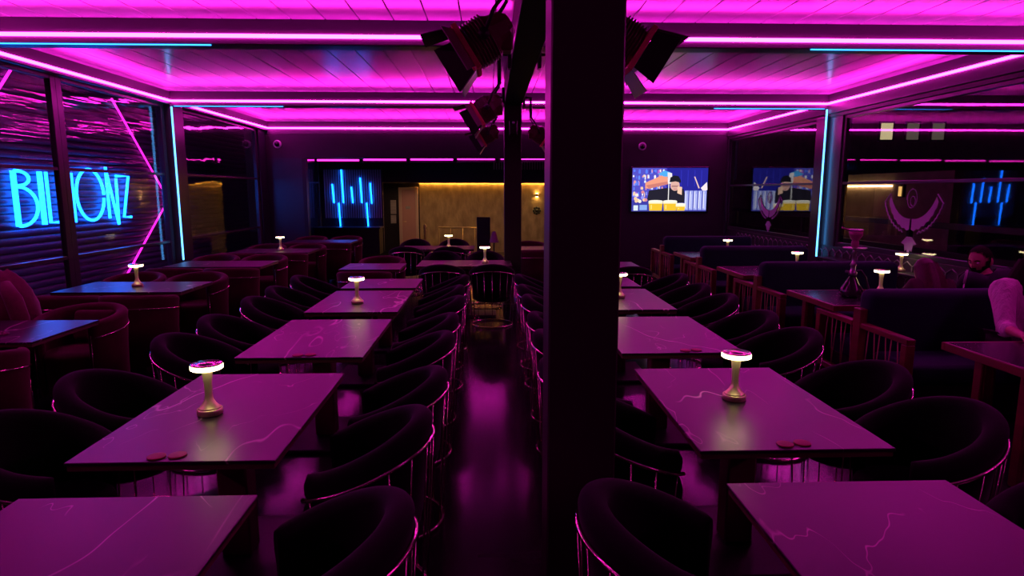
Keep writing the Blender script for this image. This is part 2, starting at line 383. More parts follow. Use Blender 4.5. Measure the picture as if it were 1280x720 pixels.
# emblem stickers on the booth windows: winged bird with a curled face
def emblem(yc, zc, s, label):
    t = thing('window_emblem', label, 'sticker', (XR-.012, yc, zc), 0, 'winged stickers on booth windows')
    def P(u, v): return (0, u*s, v*s)
    def slab(poly, nm):
        b = MB(); n = len(poly); v = [(0, u*s, q*s) for u, q in poly] + [(.003, u*s, q*s) for u, q in poly]
        b.add(v, [tuple(range(n)), tuple(range(n, 2*n))[::-1]] + [(i, (i+1) % n, n+(i+1) % n, n+i) for i in range(n)])
        return b.build(nm, M['decal'], t)
    for sg in (-1, 1):
        top = []; bot = []
        for k in range(13):
            q = k/12; a = q*1.15
            u = .02+.50*math.sin(a)*1.0; v = -.10 + .52*(1-math.cos(a))*1.1
            wd = .13*(1-.55*q)
            top.append((sg*(u-wd*.35*q), v+wd*.55)); bot.append((sg*(u+wd*.3*q), v-wd*.55-(.025 if k % 2 else 0)))
        slab(top + bot[::-1], 'wing')
        ol = MB(); pts = []
        for k in range(19):
            q = k/18; a = .18+q*1.02
            pts.append(P(sg*(.05+.58*math.sin(a)), -.22+.56*(1-math.cos(a))*1.15+(.02 if k % 2 else -.01)))
        pts.append(P(sg*.47, .30)); ol.tube(pts, .0045*s/.6+.002, 4); ol.build('feather_outline', M['decal'], t)
    slab([(-.05,-.27),(-.16,-.36),(-.09,-.38),(-.07,-.47),(-.03,-.44),(0,-.60),(.03,-.44),(.07,-.47),(.09,-.38),(.16,-.36),(.05,-.27)], 'tail')
    sw = MB(); pts = []
    for k in range(40):
        a = k*.36; r = .03+.095*(.55+.45*math.cos(a*.43)); pts.append(P(-.0+r*math.cos(a)*.95, .22+r*math.sin(a)*1.25))
    sw.tube(pts, .005, 4); sw.build('curled_face', M['decal'], t)
    return t
emblem(8.14, 1.44, .98, 'frosted purple winged emblem on booth window nearer the man')
emblem(12.40, 1.42, .90, 'frosted winged emblem on booth window next to the television wall')

# ------------------------------------------------------------------ outside, sign side: slatted shutter wall with neon sign
OX = -6.34
ow = struct(MB().box(OX-.25, OX-.06, 3.0, 17.0, -.12, 4.4).build('wall_outside', M['black']))
sl = MB(); prof = []
SH = .105
for k in range(9):
    a = -math.pi/2 + math.pi*k/8; prof.append((.028*math.cos(a), SH/2 + SH*.47*math.sin(a)))
rows = [[(-.03, 0, prof[0][1])] + [(x, 0, z) for x, z in prof] + [(-.03, 0, prof[-1][1])], [(-.03, 14, prof[0][1])] + [(x, 14, z) for x, z in prof] + [(-.03, 14, prof[-1][1])]]
sl.grid(rows); sm = sl.mesh('slat'); sm.materials.append(M['slat'])
for i in range(41): link('slat', sm, ow, (OX-.045, 3.0, .0 + i*SH))

sgn = thing('neon_sign', 'blue neon sign reading BILLIONZ on the shutter wall outside the windows', 'sign', (OX, 10.05, 1.30))
def letter(ch, strokes, y):
    b = MB()
    for pts, r in strokes: b.tube([(.02, y+u, v) for u, v in pts], r, 8)
    return b.build('letter_'+ch.lower(), M['blue_sign'], sgn)
def arc(cu, cv, ru, rv, a0, a1, n=14): return [(cu+ru*math.cos(R(a0+(a1-a0)*k/n)), cv+rv*math.sin(R(a0+(a1-a0)*k/n))) for k in range(n+1)]
H = .74; rt, rn = .034, .022
# y offsets measured from the sign's centre (sign runs from 8.70 to 11.47)
letter('B', [([(0,0),(0,H)], rt), ([(.03,H)]+arc(.06,.64,.22,.10,75,-75)+[(.05,.535)], rn), ([(.05,.535)]+arc(.06,.265,.34,.262,88,-88)+[(.02,.005)], rn)], -1.32)
letter('I', [([(0,.0),(0,H)], rt)], -.82)
letter('L', [([(0,H),(0,.02),(.20,.02)], rn)], -.69)
letter('L', [([(0,H),(0,.02),(.15,.02)], rn)], -.43)
letter('I', [([(0,.0),(0,H)], rt)], -.165)
letter('O', [(arc(.0,.41,.345,.40,0,352,36), rn)], .285)
letter('N', [([(0,.02),(0,.86)], rn), ([(0,.82),(.24,-.09)], rn), ([(.24,-.09),(.27,.68)], rn)], .74)
letter('Z', [([(.0,.72),(.37,.72),(.14,.02),(.36,.02)], rn)], 1.01)
def tube_thing(name, pts, r, m, label, cat, group=None):
    o = MB().tube(pts, r, 8).build(name, M[m]); return tag(o, label, cat, group)
tube_thing('neon_tube', [(OX+.010, 11.17, 3.30), (OX+.010, 12.78, 1.60), (OX+.010, 11.0, .22)], .017, 'mag_tube', 'magenta neon tube bent to a chevron after the letter Z', 'neon tube')
tube_thing('neon_tube', [(OX+.010, 8.98, 3.42), (OX+.010, 7.35, 1.60), (OX+.010, 9.0, .0)], .017, 'mag_tube', 'magenta neon tube bent to a chevron before the letter B', 'neon tube')

# ------------------------------------------------------------------ outside, booth side: railing and building
rail = thing('terrace_railing', 'black metal railing on the terrace outside the booth windows', 'railing', (6.6, 9, -.12))
for z in (1.27, .86): MB().box(-.03, .03, -6, 9, z+.12-.045, z+.12+.045, .006, 1).build('rail', M['black'], rail)
for y in (-5.5, -2.6, .75, 4.2, 7.8): MB().box(-.035, .035, y-.035, y+.035, 0, 1.36, .006, 1).build('post', M['black'], rail)
bl = thing('apartment_house', 'dark apartment house with three small lit windows beyond the terrace', 'building', (13.5, 21, -.12))
MB().box(-3, 5, 0, 6, 0, 9).build('wall', M['concrete'], bl)
for i, (x, m) in enumerate(((-.62, 'window_lit'), (.26, 'window_dim'), (1.12, 'window_dim'))):
    fr = MB().box(x-.06, x+.46, -.05, 0.02, 3.50, 4.15).build('window', M['black'], bl)
    MB().box(x, x+.40, -.06, -.045, 3.56, 4.09).build('pane', M[m], fr)

ncw = struct(MB().box(8.6, 8.8, 11.6, 26, -.12, 2.15).build('wall_terrace', M['concrete']))
led('warm_led_strip', 8.56, 8.60, 13.4, 15.8, 1.86, 1.89, 'warm_dim', 'short amber led strip on the terrace wall outside the booth windows')
wl = thing('terrace_lamp', 'small amber tube lamp on the terrace wall outside', 'lamp', (8.56, 13.0, 1.66))
MB().box(-.02, .04, -.05, .05, -.02, .24, .006, 1).build('bracket', M['black'], wl); MB().tube([(-.05,0,0),(-.05,0,.20)], .03, 10).build('tube', M['shelf_glow'], wl)
# ------------------------------------------------------------------ back wall, fascia, back room
wb = struct(MB().box(-5.15, -4.22, YBACK, YBACK+.14, 0, 2.50).build('wall_back', M['panel_blue']))
struct(MB().box(-5.15, 2.98, YBACK, YBACK+.2, 2.50, 3.02).build('wall_fascia', M['wall']))
tvw = struct(MB().box(2.98, 5.62, YBACK, YBACK+.2, 0, 3.02).build('wall_television', M['wall']))
struct(MB().box(-4.22, -4.14, YBACK-.02, YBACK+.16, 0, 2.50, .004, 1).build('trim_40', M['black']))
struct(MB().box(2.90, 2.98, YBACK-.02, YBACK+.22, 0, 2.50, .004, 1).build('trim_41', M['black']))
struct(MB().box(LXR+.02, XR-.04, 14.52, YBACK, 0, 2.93, .004, 1).build('trim_42', M['alu']))
struct(MB().box(-5.15, 5.65, YBACK+.2, 22.5, 2.86, 2.95).build('ceiling', M['wall']))
struct(MB().box(-5.15, 5.65, 19.0, 21.82, 2.02, 2.10).build('ceiling', M['concrete']))
struct(MB().box(-5.15, 5.65, 18.86, 19.0, 2.02, 2.86).build('wall_bulkhead', M['wall']))
# left side glass of the back room
struct(MB().box(-5.13, -5.05, YBACK+.14, 18.9, 0, 2.86).build('wall_left', M['panel_blue']))
window(10, -4.98, 14.80, 18.74, 2.80, 0, [2.0], 'l', 'glass_clear')
struct(MB().box(5.60, 5.70, YBACK+.2, 22.4, -.55, 2.95).build('wall_right', M['wall']))
struct(MB().box(-5.2, 5.65, 22.02, 22.2, -.55, 2.95).build('wall_back', M['wall']))
yw = struct(MB().box(-2.42, 5.5, 21.98, 22.02, -.35, 2.10).build('wall_ochre', M['plaster']))
struct(MB().box(-5.2, -5.05, 18.9, 22.2, -.55, 2.95).build('wall_left', M['wall']))
struct(MB().box(-5.1, 5.6, 17.56, 17.6, -.35, 0).build('trim_43', M['black']))
led('warm_led_strip', -2.40, 5.4, 21.955, 21.98, 2.045, 2.07, 'warm', 'warm amber led strip washing the ochre plaster wall from its top')
# vertical slats high on the bulkhead
sm_ = MB(); 
for i in range(60): sm_.box(.10+i*.075, .135+i*.075, 18.83, 18.86, 2.38, 2.66)
o = sm_.build('slat', M['steel'], bpy.data.objects['wall_bulkhead']); o['kind'] = 'stuff'
# neon partition
np_ = struct(MB().box(-4.95, -3.14, 18.80, 18.90, 0, 2.40).build('wall_neon', M['panel_blue']))
sm_ = MB()
for i in range(25): sm_.box(-4.82+i*.067, -4.782+i*.067, 18.765, 18.80, .98, 2.38)
o = sm_.build('slat', mat('partition_slat', (.52, .48, .56), .4), np_); o['kind'] = 'stuff'
def nb(px): return (px-613)/790*18.74
bars = [(420.5, 1.42, 1.96), (432, 1.42, 2.37), (443.5, 1.42, 1.88), (454.5, 1.42, 2.14), (466.5, 1.40, 1.99), (427.5, .62, 1.42), (461.5, .62, 1.42)]
for i, (px, z0, z1) in enumerate(bars):
    x = nb(px)
    tube_thing('neon_bar', [(x-.01, 18.74, z1), (x+.02, 18.74, z0)], .019, 'blue_bar',
               ('upright blue neon bar, %s of the five on the slatted partition' % ['one nearest side glass','tallest','shortest','second tallest','one nearest door'][i]) if i < 5 else
               'low blue neon bar %s the counter glass on the slatted partition' % ['below the tallest bar behind','nearest the door behind'][i-5], 'neon bar', 'blue neon bars on the partition')
# counter in front of partition
ct = thing('counter', 'dark counter with a low glass front before the neon partition', 'counter', (-4.0, 18.1, 0))
MB().box(-.9, .9, -.3, .3, 0, .72, .01, 1).build('body', M['black'], ct)
MB().box(-.93, .93, -.33, .33, .72, .76, .006, 1).build('worktop', M['panel_blue'], ct)
for x0, x1 in ((-.9, -.32), (-.30, .28), (.30, .9)): MB().box(x0, x1, -.30, -.292, .76, 1.02).build('glass_screen', M['counter_glass'], ct)
# pink led segments above partition with black brackets
segs = [(402, 455), (458, 512), (515, 569), (572, 620)]
for i, (a, b) in enumerate(segs):
    led('pink_led_bar', (a-613)/790*18.6+.03, (b-613)/790*18.6-.03, 18.58, 18.60, 2.615+.012*i, 2.655+.012*i, 'pink_soft',
        'short pink led bar under the back ceiling, %s from the neon partition corner' % ordn[i], group='pink led bars of the back room')
for i, (a, b) in enumerate(((625, 700), (702, 780))):
    led('pink_led_bar', (a-613)/790*18.6+.03, (b-613)/790*18.6-.03, 18.58, 18.60, 2.66, 2.70, 'pink_soft',
        'short pink led bar above the high vertical slats, %s past the pillar' % ordn[i], group='pink led bars of the back room')
for bi, px in enumerate((456.5, 513.5, 570.5, 622, 701)):
    x = (px-613)/790*18.6
    o = MB().box(x-.05, x+.05, 18.56, 18.66, 2.56, 2.86, .006, 1).build('led_bracket', M['black']); tag(o, 'black bracket between pink led bars, %s from the partition corner' % ordn[bi], 'bracket', 'brackets of the pink led bars')
struct(MB().box(-4.95, 5.55, 18.60, 18.64, 2.58, 2.86).build('trim_44', mat('plum_trim', (.10, .05, .11), .5)))
for i, x in enumerate((-2.8, -1.2, .9, 3.0)):
    d = thing('downlight', 'recessed amber downlight in the low back soffit, %s from the door' % ordn[i], 'lamp', (x, 20.6, 2.02), 0, 'downlights of the back soffit')
    MB().tube([(.10*math.cos(2*math.pi*k/24), .10*math.sin(2*math.pi*k/24), -.004) for k in range(24)], .010, 6, True).build('ring', M['brass'], d); MB().lathe([(.085,-.003),(.085,-.001)], 16).build('lens', M['downlight'], d)
# door, notices
dr = struct(MB().box(-3.03, -2.56, 21.97, 22.01, -.35, 1.80).build('door_1', M['door']))
MB().box(-3.13, -3.03, 21.94, 22.03, -.35, 1.88, .006, 1).build('door_frame', M['door_frame'], dr)
MB().box(-2.56, -2.47, 21.94, 22.03, -.35, 1.88, .006, 1).build('door_frame', M['door_frame'], dr)
MB().box(-3.03, -2.56, 21.94, 22.03, 1.80, 1.88, .006, 1).build('door_frame', M['door_frame'], dr)
MB().tube([(-2.98, 21.96, .72), (-2.98, 21.91, .72), (-2.88, 21.91, .72)], .012, 6).build('door_handle', M['brass_rail'], dr)
MB().box(-2.90, -2.74, 21.962, 21.97, 1.15, 1.24).build('door_plate', M['paper'], dr)
tag(MB().box(-3.42, -3.23, 22.0, 22.02, .98, 1.45).build('notice', M['paper']), 'upper paper notice on the dark wall beside the salmon door', 'notice')
tag(MB().box(-3.42, -3.24, 22.0, 22.02, .66, .94).build('notice', M['paper']), 'lower paper notice on the dark wall beside the salmon door', 'notice')
# sconce and rosette on ochre wall
sc = thing('wall_sconce', 'small wall lamp glowing up and down on the ochre wall', 'lamp', (1.61, 21.98, 1.62))
MB().lathe([(.05,-.05),(.055,-.045),(.055,.045),(.05,.05)], 16, T(0,-.06,0)).build('body', M['brass'], sc)
MB().lathe([(.045,-.004),(.045,.004)], 16, T(0,-.06,.056)).build('glow', M['sconce_glow'], sc)
MB().lathe([(.045,-.004),(.045,.004)], 16, T(0,-.06,-.056)).build('glow', M['sconce_glow'], sc)
ro = MB(); 
for k in range(8): ro.lathe([(0,-.012),(.05,-.01),(.05,.01),(0,.012)], 8, T(1.61+.10*math.cos(k*math.pi/4), 21.96, 1.09+.10*math.sin(k*math.pi/4)) @ RX(math.pi/2))
ro.lathe([(0,-.015),(.06,-.012),(.06,.012),(0,.015)], 10, T(1.61, 21.96, 1.09) @ RX(math.pi/2))
tag(ro.build('wall_rosette', M['black']), 'dark round rosette ornament under the wall lamp', 'ornament')
# brass railings by the steps
br = thing('brass_railing', 'polished brass railing of the steps before the ochre wall', 'railing', (-1.2, 20.2, -.35))
for z in (.62+.35, ): MB().tube([(-.45, 0, z), (1.05, 0, z-.02)], .022, 8).build('handrail', M['brass_rail'], br)
for x in (-.43, -.06, .32, .70, 1.03): MB().tube([(x, 0, 0), (x, 0, .95)], .014, 6).build('baluster', M['brass_rail'], br)
nw = thing('newel_post', 'turned brass newel post at the door end of the brass railing', 'post', (-2.05, 20.0, -.35))
MB().lathe([(.06,0),(.06,.05),(.03,.08),(.03,.85),(.05,.9),(.03,.95),(.06,1.02),(.03,1.08),(.0,1.1)], 12).build('shaft', M['brass_rail'], nw)
nw2 = copy_tree(nw, None, 'turned brass newel post at the dark box end of the brass railing', (-.28, 20.0, -.35))
bar = thing('service_bar', 'low service bar with a gold-lit slotted front by the brass railing', 'bar', (-1.05, 17.0, 0))
MB().box(-.62, .20, -.2, .2, 0, .26, .006, 1).build('body', M['black'], bar)
MB().box(-.62, .14, -.215, -.2, .16, .30, .004, 1).build('glow_panel', M['shelf_glow'], bar)
for i in range(7): MB().box(-.58+i*.10, -.54+i*.10, -.23, -.215, .17, .29).build('slot_bar', M['brass'], bar)
bx = thing('display_box', 'dark purple upright display box at the end of the brass railing', 'box', (-.22, 18.0, 0))
MB().box(-.16, .22, -.15, .15, 0, 1.04, .01, 1).build('body', M['wall'], bx); MB().box(-.13, .19, -.16, -.15, .55, .98, .004, 1).build('front_panel', M['panel_blue'], bx)
cn = thing('cone_shade', 'pale pink cone-shaped shade beside the dark display box', 'lamp', (.10, 17.2, 0))
MB().lathe([(.10,0),(.10,.02),(.02,.04),(.02,.40)], 14).build('stand', M['black'], cn)
MB().lathe([(.13,.38),(.12,.42),(.05,.66),(.03,.68)], 16).build('shade', mat('pink_shade', (.7,.3,.5), .7), cn)

# television ---------------------------------------------------------------
tv = thing('television', 'wide wall television showing a bartender pouring amber drinks', 'television', (4.12, YBACK, 1.795))
MB().box(-.91, .91, -.055, 0, -.52, .52, .008, 1).build('casing', M['screen_black'], tv)
TVW, TVH = .868, .492
class Pic:
    def __init__(s): s.v = []; s.f = []; s.c = []; s.n = 0
    def poly(s, pts, c, c2=None):
        b = len(s.v); z = -.0003*s.n; s.n += 1
        for i, (u, v) in enumerate(pts): s.v.append(((u*2-1)*TVW, z, (1-v*2)*TVH)); s.c.append(c if (c2 is None or v < .5) else c2)
        s.f.append(list(range(b, b+len(pts))))
    def rect(s, u0, v0, u1, v1, c, c2=None): s.poly([(u0,v0),(u1,v0),(u1,v1),(u0,v1)], c, c2)
    def ell(s, cu, cv, ru, rv, c, n=16): s.poly([(min(1,max(0,cu+ru*math.cos(2*math.pi*k/n))), min(1,max(0,cv+rv*math.sin(2*math.pi*k/n)))) for k in range(n)], c)
p = Pic(); rnd = random.Random(3)
p.rect(0, 0, 1, 1, (.035, .03, .42), (.05, .05, .35))
p.rect(0, 0, .45, .75, (.09, .08, .55))
for k in range(90):
    cc = rnd.choice([(.75,.8,1), (.1,.2,.95), (.8,.3,.3), (.25,.3,.9), (.4,.12,.6), (.9,.88,.98), (.06,.07,.55), (.05,.05,.4), (.9,.6,.4), (.12,.25,.9)])
    u = rnd.random()*.42; v = .02+.13*int(rnd.random()*5)+rnd.random()*.03; wv = .008+rnd.random()*.026; hv = .03+rnd.random()*.08
    p.poly([(u,v+hv*.3),(u+wv*.3,v),(u+wv*.7,v),(u+wv,v+hv*.3),(u+wv,v+hv),(u,v+hv)], cc)
for k in range(12): p.ell(.04+rnd.random()*.2, .55+rnd.random()*.25, .022, .04, rnd.choice([(.95,.6,.35),(.95,.8,.7),(.7,.25,.3),(.3,.3,.9)]), 10)
p.rect(.46, 0, 1, .52, (.02, .018, .30))
for k in range(4): p.rect(.64+k*.09, .05, .65+k*.09, .42, (.03, .03, .45))
p.poly([(.20,.72),(.22,.52),(.45,.46),(.68,.48),(.72,.72),(.70,.80),(.25,.80)], (.018, .016, .03))
p.poly([(.17,.34),(.40,.16),(.46,.20),(.48,.36),(.22,.48),(.17,.46)], (.85, .33, .22))
p.poly([(.18,.40),(.46,.31),(.48,.37),(.22,.48)], (.6, .2, .17))
p.poly([(.33,.14),(.42,.06),(.50,.10),(.52,.20),(.42,.20)], (.08, .4, .85))
p.poly([(.46,.10),(.52,.12),(.53,.36),(.47,.36)], (.8, .75, .8))
p.ell(.565, .40, .062, .125, (.72, .42, .36))
p.rect(.52, .40, .61, .44, (.45, .22, .2)); p.rect(.545, .475, .595, .49, (.5, .15, .15))
p.poly([(.60,.42),(.66,.44),(.66,.62),(.60,.58)], (.85, .55, .4))
p.poly([(.49,.33),(.50,.22),(.55,.17),(.61,.19),(.64,.28),(.645,.34),(.57,.31)], (.012, .012, .02))
p.rect(.477, .28, .487, .76, (.95, .92, .9))
p.poly([(.815,.20),(.83,.20),(.895,.46),(.88,.47)], (.85, .55, .5))
p.poly([(.91,.46),(.99,.32),(1,.5),(.95,.55)], (.85, .75, .8))
for k, u in enumerate((.70, .76, .82, .88, .94)):
    p.rect(u, .52, u+.05, .97, (.32, .36, .8)); p.rect(u+.008, .54, u+.018, .93, (.85, .85, .95)); p.rect(u+.03, .60, u+.036, .95, (.6, .65, .95))
for u0, u1 in ((.22, .41), (.415, .60), (.585, .715)):
    a = .76 if u1 < .7 else .83
    p.poly([(u0,a),(u1,a),(u1-.012,.985),(u0+.012,.985)], (.85, .52, .03)); p.rect(u0, a, u1, a+.06, (.98, .86, .6)); p.ell((u0+u1)/2, a, (u1-u0)/2, .022, (.95, .9, .8), 14)
    p.rect(u0+.03, a+.09, u0+.045, .95, (.98, .75, .2))
p.rect(.02, .86, .08, .98, (.7, .8, .85)); p.rect(.10, .85, .20, .97, (.25, .4, .8))
me = bpy.data.meshes.new('screen_picture'); me.from_pydata(p.v, [], p.f)
ca = me.color_attributes.new('Col', 'FLOAT_COLOR', 'POINT')
for i, c in enumerate(p.c): ca.data[i].color = (*c, 1)
me.materials.append(colour_print('television_picture', 1.15)); link('screen_picture', me, tv, (0, -.057, 0))

# dome cameras ---------------------------------------------------------------
def dome(x, z, label):
    t = thing('dome_camera', label, 'camera', (x, YBACK, z))
    MB().lathe([(.088,0),(.09,.03),(.08,.045),(.062,.047),(.062,.03)], 22, RX(math.pi/2)).build('ring', M['white_plastic'], t)
    MB().lathe([(.06,.03),(.055,.06),(.035,.082),(0,.09)], 18, RX(math.pi/2)).build('dome', M['screen_black'], t)
dome(-4.74, 2.80, 'round dome camera high on fascia above the blue-black panel'); dome(3.47, 2.77, 'round dome camera high on wall above the television')

# ------------------------------------------------------------------ stage spotlights with barn doors
def spot_proto():
    t = thing('stage_spotlight', 'x', 'spotlight', (0,0,0), 0, 'spotlights hung along the centre beam')
    # local frame: origin at clamp on the beam's left side; aim towards -x and down
    c = Vector((-.31, 0, -.575)); A = Matrix.Translation(c) @ RY(R(-122))      # local +z becomes the aim direction
    can = MB(); can.lathe([(.0,-.25),(.055,-.25),(.085,-.22),(.098,-.16),(.118,-.13),(.118,-.02),(.112,0)], 9, A, False); can_o = can.build('can', M['can'], t)
    for k in range(7):
        z = -.125+k*.017; MB().lathe([(.119,z),(.125,z+.002),(.125,z+.007),(.119,z+.009)], 18, A).build('cooling_fin', M['can'], can_o)
    fr = MB()
    for a0, a1, b0, b1 in ((-.125,.125,.095,.125), (-.125,.125,-.125,-.095), (.095,.125,-.095,.095), (-.125,-.095,-.095,.095)): fr.box(a0, a1, b0, b1, .0, .028, .003, 1, A)
    fr_o = fr.build('gel_frame', M['frame_red'], t)
    MB().lathe([(0,-.01),(.094,-.01),(.094,-.004)], 20, A).build('lens', M['smoke_glass'], t)
    for k in range(4):
        sp_, h, wt_ = ((16, .16, .14), (20, .13, .13), (24, .13, .13), (66, .12, .12))[k]
        L = A @ RZ(math.pi/2*k) @ T(.118, 0, .03) @ RY(R(sp_))
        b = MB(); wb_ = .105
        b.add([(-.0025,-wb_,0),(-.0025,wb_,0),(-.0025,wt_,h),(-.0025,-wt_,h),(.0025,-wb_,0),(.0025,wb_,0),(.0025,wt_,h),(.0025,-wt_,h)],
              [(0,1,2,3),(7,6,5,4),(0,4,5,1),(1,5,6,2),(2,6,7,3),(3,7,4,0)], False, L)
        b.build('barn_door', M['leaf'] if k in (2, 3) else M['leaf_matt'], t)
    yk = MB(); hp_ = A @ Vector((0, 0, -.09))
    yk.tube([hp_+Vector((0,-.13,0)), hp_+Vector((.05,-.135,.12)), hp_+Vector((.12,-.10,.22)), hp_+Vector((.12,.10,.22)), hp_+Vector((.05,.135,.12)), hp_+Vector((0,.13,0))], .011, 6)
    yk.build('yoke', M['black'], t)
    q = hp_+Vector((.12,0,.22))
    cl = MB(); cl.tube([q, (q.x, 0, -.03), (.0, 0, -.03)], .02, 8); cl.box(-.035, 0, -.05, .05, -.16, .10, .006, 1); cl.build('clamp', M['black'], t)
    MB().lathe([(.0,-.02),(.028,-.02),(.028,.02),(.0,.02)], 10, Matrix.Translation(hp_+Vector((0,-.145,0))) @ RX(math.pi/2)).build('knob', M['black'], t)
    MB().box(q.x-.10, q.x+.03, -.06, .06, q.z-.28, q.z-.16, .01, 1).build('ballast_box', M['can'], t)
    return t
SP = spot_proto(); SP.location = (PX0, 3.45, 3.08)
SP['label'] = 'large stage spotlight with barn doors, first clamped after the thick pillar, sign side'
names = ['second along the beam', 'third along the beam']
for k, y in enumerate((6.25, 9.05)):
    copy_tree(SP, None, 'stage spotlight with barn doors, %s, sign side' % names[k], (PX0, y, 3.08))
for k, y in enumerate((3.45, 6.25, 9.05)):
    c = copy_tree(SP, None, 'stage spotlight with barn doors, %s, booth side' % (['first after the thick pillar']+names)[k], (PX1, y, 3.08), math.pi)
o = thing('pillar_speaker', 'small black wall speaker fixed high on the farther pillar', 'speaker', (.335, 9.32, 2.66))
MB().box(-.06, .06, -.10, 0, -.10, .10, .012, 2).build('cabinet', M['black'], o); MB().box(-.045, .045, -.104, -.098, -.085, .05, .002, 1).build('grille', M['alu'], o)
MB().lathe([(.02,0),(.02,.006)], 14, T(0,-.10,.072) @ RX(math.pi/2)).build('tweeter', M['steel'], o)

# ------------------------------------------------------------------ tables
def table_proto(name, wx, wy, m='marble', wood=False):
    t = thing(name, 'x', 'table')
    if not wood:
        MB().box(-wx/2, wx/2, -wy/2, wy/2, .735, .75, .0025, 1).build('marble_top', M[m], t)
        MB().box(-wx/2+.006, wx/2-.006, -wy/2+.006, wy/2-.006, .712, .735, .002, 1).build('underlay', M['wood_under'], t)
        b = MB(); b.box(-.07, .07, -.06, .06, .03, .69, .008, 1); b.build('column', M['wood_under'], t)
        b = MB(); b.box(-.05, .05, -wy*.38, wy*.38, .675, .712, .004, 1); b.box(-wx*.38, wx*.38, -.05, .05, .675, .712, .004, 1); b.build('bracket', M['black'], t)
        b = MB(); b.box(-wx*.33, wx*.33, -wy*.28, wy*.28, 0, .03, .008, 1); b.build('base_plate', M['black'], t)
    else:
        MB().box(-wx/2+.03, wx/2-.03, -wy/2+.03, wy/2-.03, .735, .752, .002, 1).build('stone_top', M[m], t)
        e = MB()
        e.box(-wx/2, wx/2, -wy/2, -wy/2+.03, .697, .75, .003, 1); e.box(-wx/2, wx/2, wy/2-.03, wy/2, .697, .75, .003, 1)
        e.box(-wx/2, -wx/2+.03, -wy/2+.03, wy/2-.03, .697, .75, .003, 1); e.box(wx/2-.03, wx/2, -wy/2+.03, wy/2-.03, .697, .75, .003, 1)
        e.box(-wx/2+.03, wx/2-.03, -wy/2+.03, wy/2-.03, .70, .735); e.build('wooden_edge', M['wood'], t)
        for sx in (-1, 1):
            for sy in (-1, 1):
                cx = sx*(wx/2-.10); cy = sy*.18
                l = MB(); l.box(cx-.05, cx+.05, cy-.035, cy+.035, 0, .702, .006, 1)
                for d in (-.025, .025): l.box(cx+d-.004, cx+d+.004, cy-.042, cy-.034, .02, .68)
                l.build('leg', M['wood'], t)
    return t
def kids_map():
    KIDS.clear()
    for o in bpy.data.objects:
        if o.parent: KIDS.setdefault(o.parent.name, []).append(o)
TBL = table_proto('marble_table', .80, 1.18)
TBS = table_proto('small_marble_table', .80, .72)
TWX = table_proto('window_table', 1.32, .76)
TBT = table_proto('booth_table', 1.56, .92, 'marble_booth', True)

# ------------------------------------------------------------------ black barrel chair with metal rods
def shell(mb, ri, th, zb, rim, span, n=40, flare=0, roll=0):
    rows = []
    for i in range(n+1):
        a = -span + 2*span*i/n; h = rim(a); e = min(1, (1-abs(a)/span)*n/2.2+.35)
        cs = []; t = th; sec = []
        sec.append((ri+.01, zb)); sec.append((ri, (zb+h)/2)); sec.append((ri-roll*.5, h-t*.9))
        for k in range(9):
            q = math.pi*(1-k/8); sec.append((ri+t/2+(t/2+roll)*math.cos(q), h-t*.5+(t*.5)*math.sin(q)))
        sec.append((ri+t+roll*.4, h-t*.95)); sec.append((ri+t*.8+flare*.5, (zb+h)/2)); sec.append((ri+t*.7+flare, zb))
        cm = (ri+t/2, (zb+h)/2)
        for r_, z in sec:
            r2 = cm[0]+(r_-cm[0])*e if e < 1 else r_
            cs.append((r2*math.sin(a), -r2*math.cos(a), z))
        rows.append(cs)
    mb.grid(rows, True); nc = len(rows[0])
    b = len(mb.v) - nc*(n+1)
    mb.f.append([b+k for k in range(nc)]); mb.sm.append(False); mb.m.append(0)
    mb.f.append([b+nc*n+k for k in range(nc)][::-1]); mb.sm.append(False); mb.m.append(0)
def rim_black(a):
    c = (1+math.cos(a))/2           # 1 at back
    return .63 + .215*(c**1.1)
def black_chair():
    t = thing('barrel_chair', 'x', 'chair')
    m = MB(); shell(m, .222, .08, .40, rim_black, R(132), 44, -.02, .006); m.build('backrest', M['velvet_black'], t)
    s = MB(); s.lathe([(.0,.33),(.22,.33),(.25,.36),(.256,.41),(.245,.445),(.2,.462),(0,.468)], 30); s.build('seat', M['velvet_black'], t)
    bd = MB(); pts = []
    for i in range(49):
        a = R(-128+256*i/48); r_ = .309; pts.append((r_*math.sin(a), -r_*math.cos(a), rim_black(a)-.095))
    bd.tube(pts, .0095, 6); bd.build('metal_band', M['chrome'], t)
    for i in range(13):
        a = R(-120+240*i/12); z = rim_black(a)-.095
        MB().tube([(.309*math.sin(a), -.309*math.cos(a), z), (.27*math.sin(a), -.27*math.cos(a), .02)], .0042, 5).build('rod', M['chrome'], t)
    rg = MB(); rg.tube([(.27*math.sin(2*math.pi*k/36), -.27*math.cos(2*math.pi*k/36), .012) for k in range(36)], .011, 6, True); rg.build('floor_ring', M['chrome'], t)
    return t
BC = black_chair()
def rim_red(a):
    c = (1+math.cos(a))/2
    return .70 + .10*c**.8
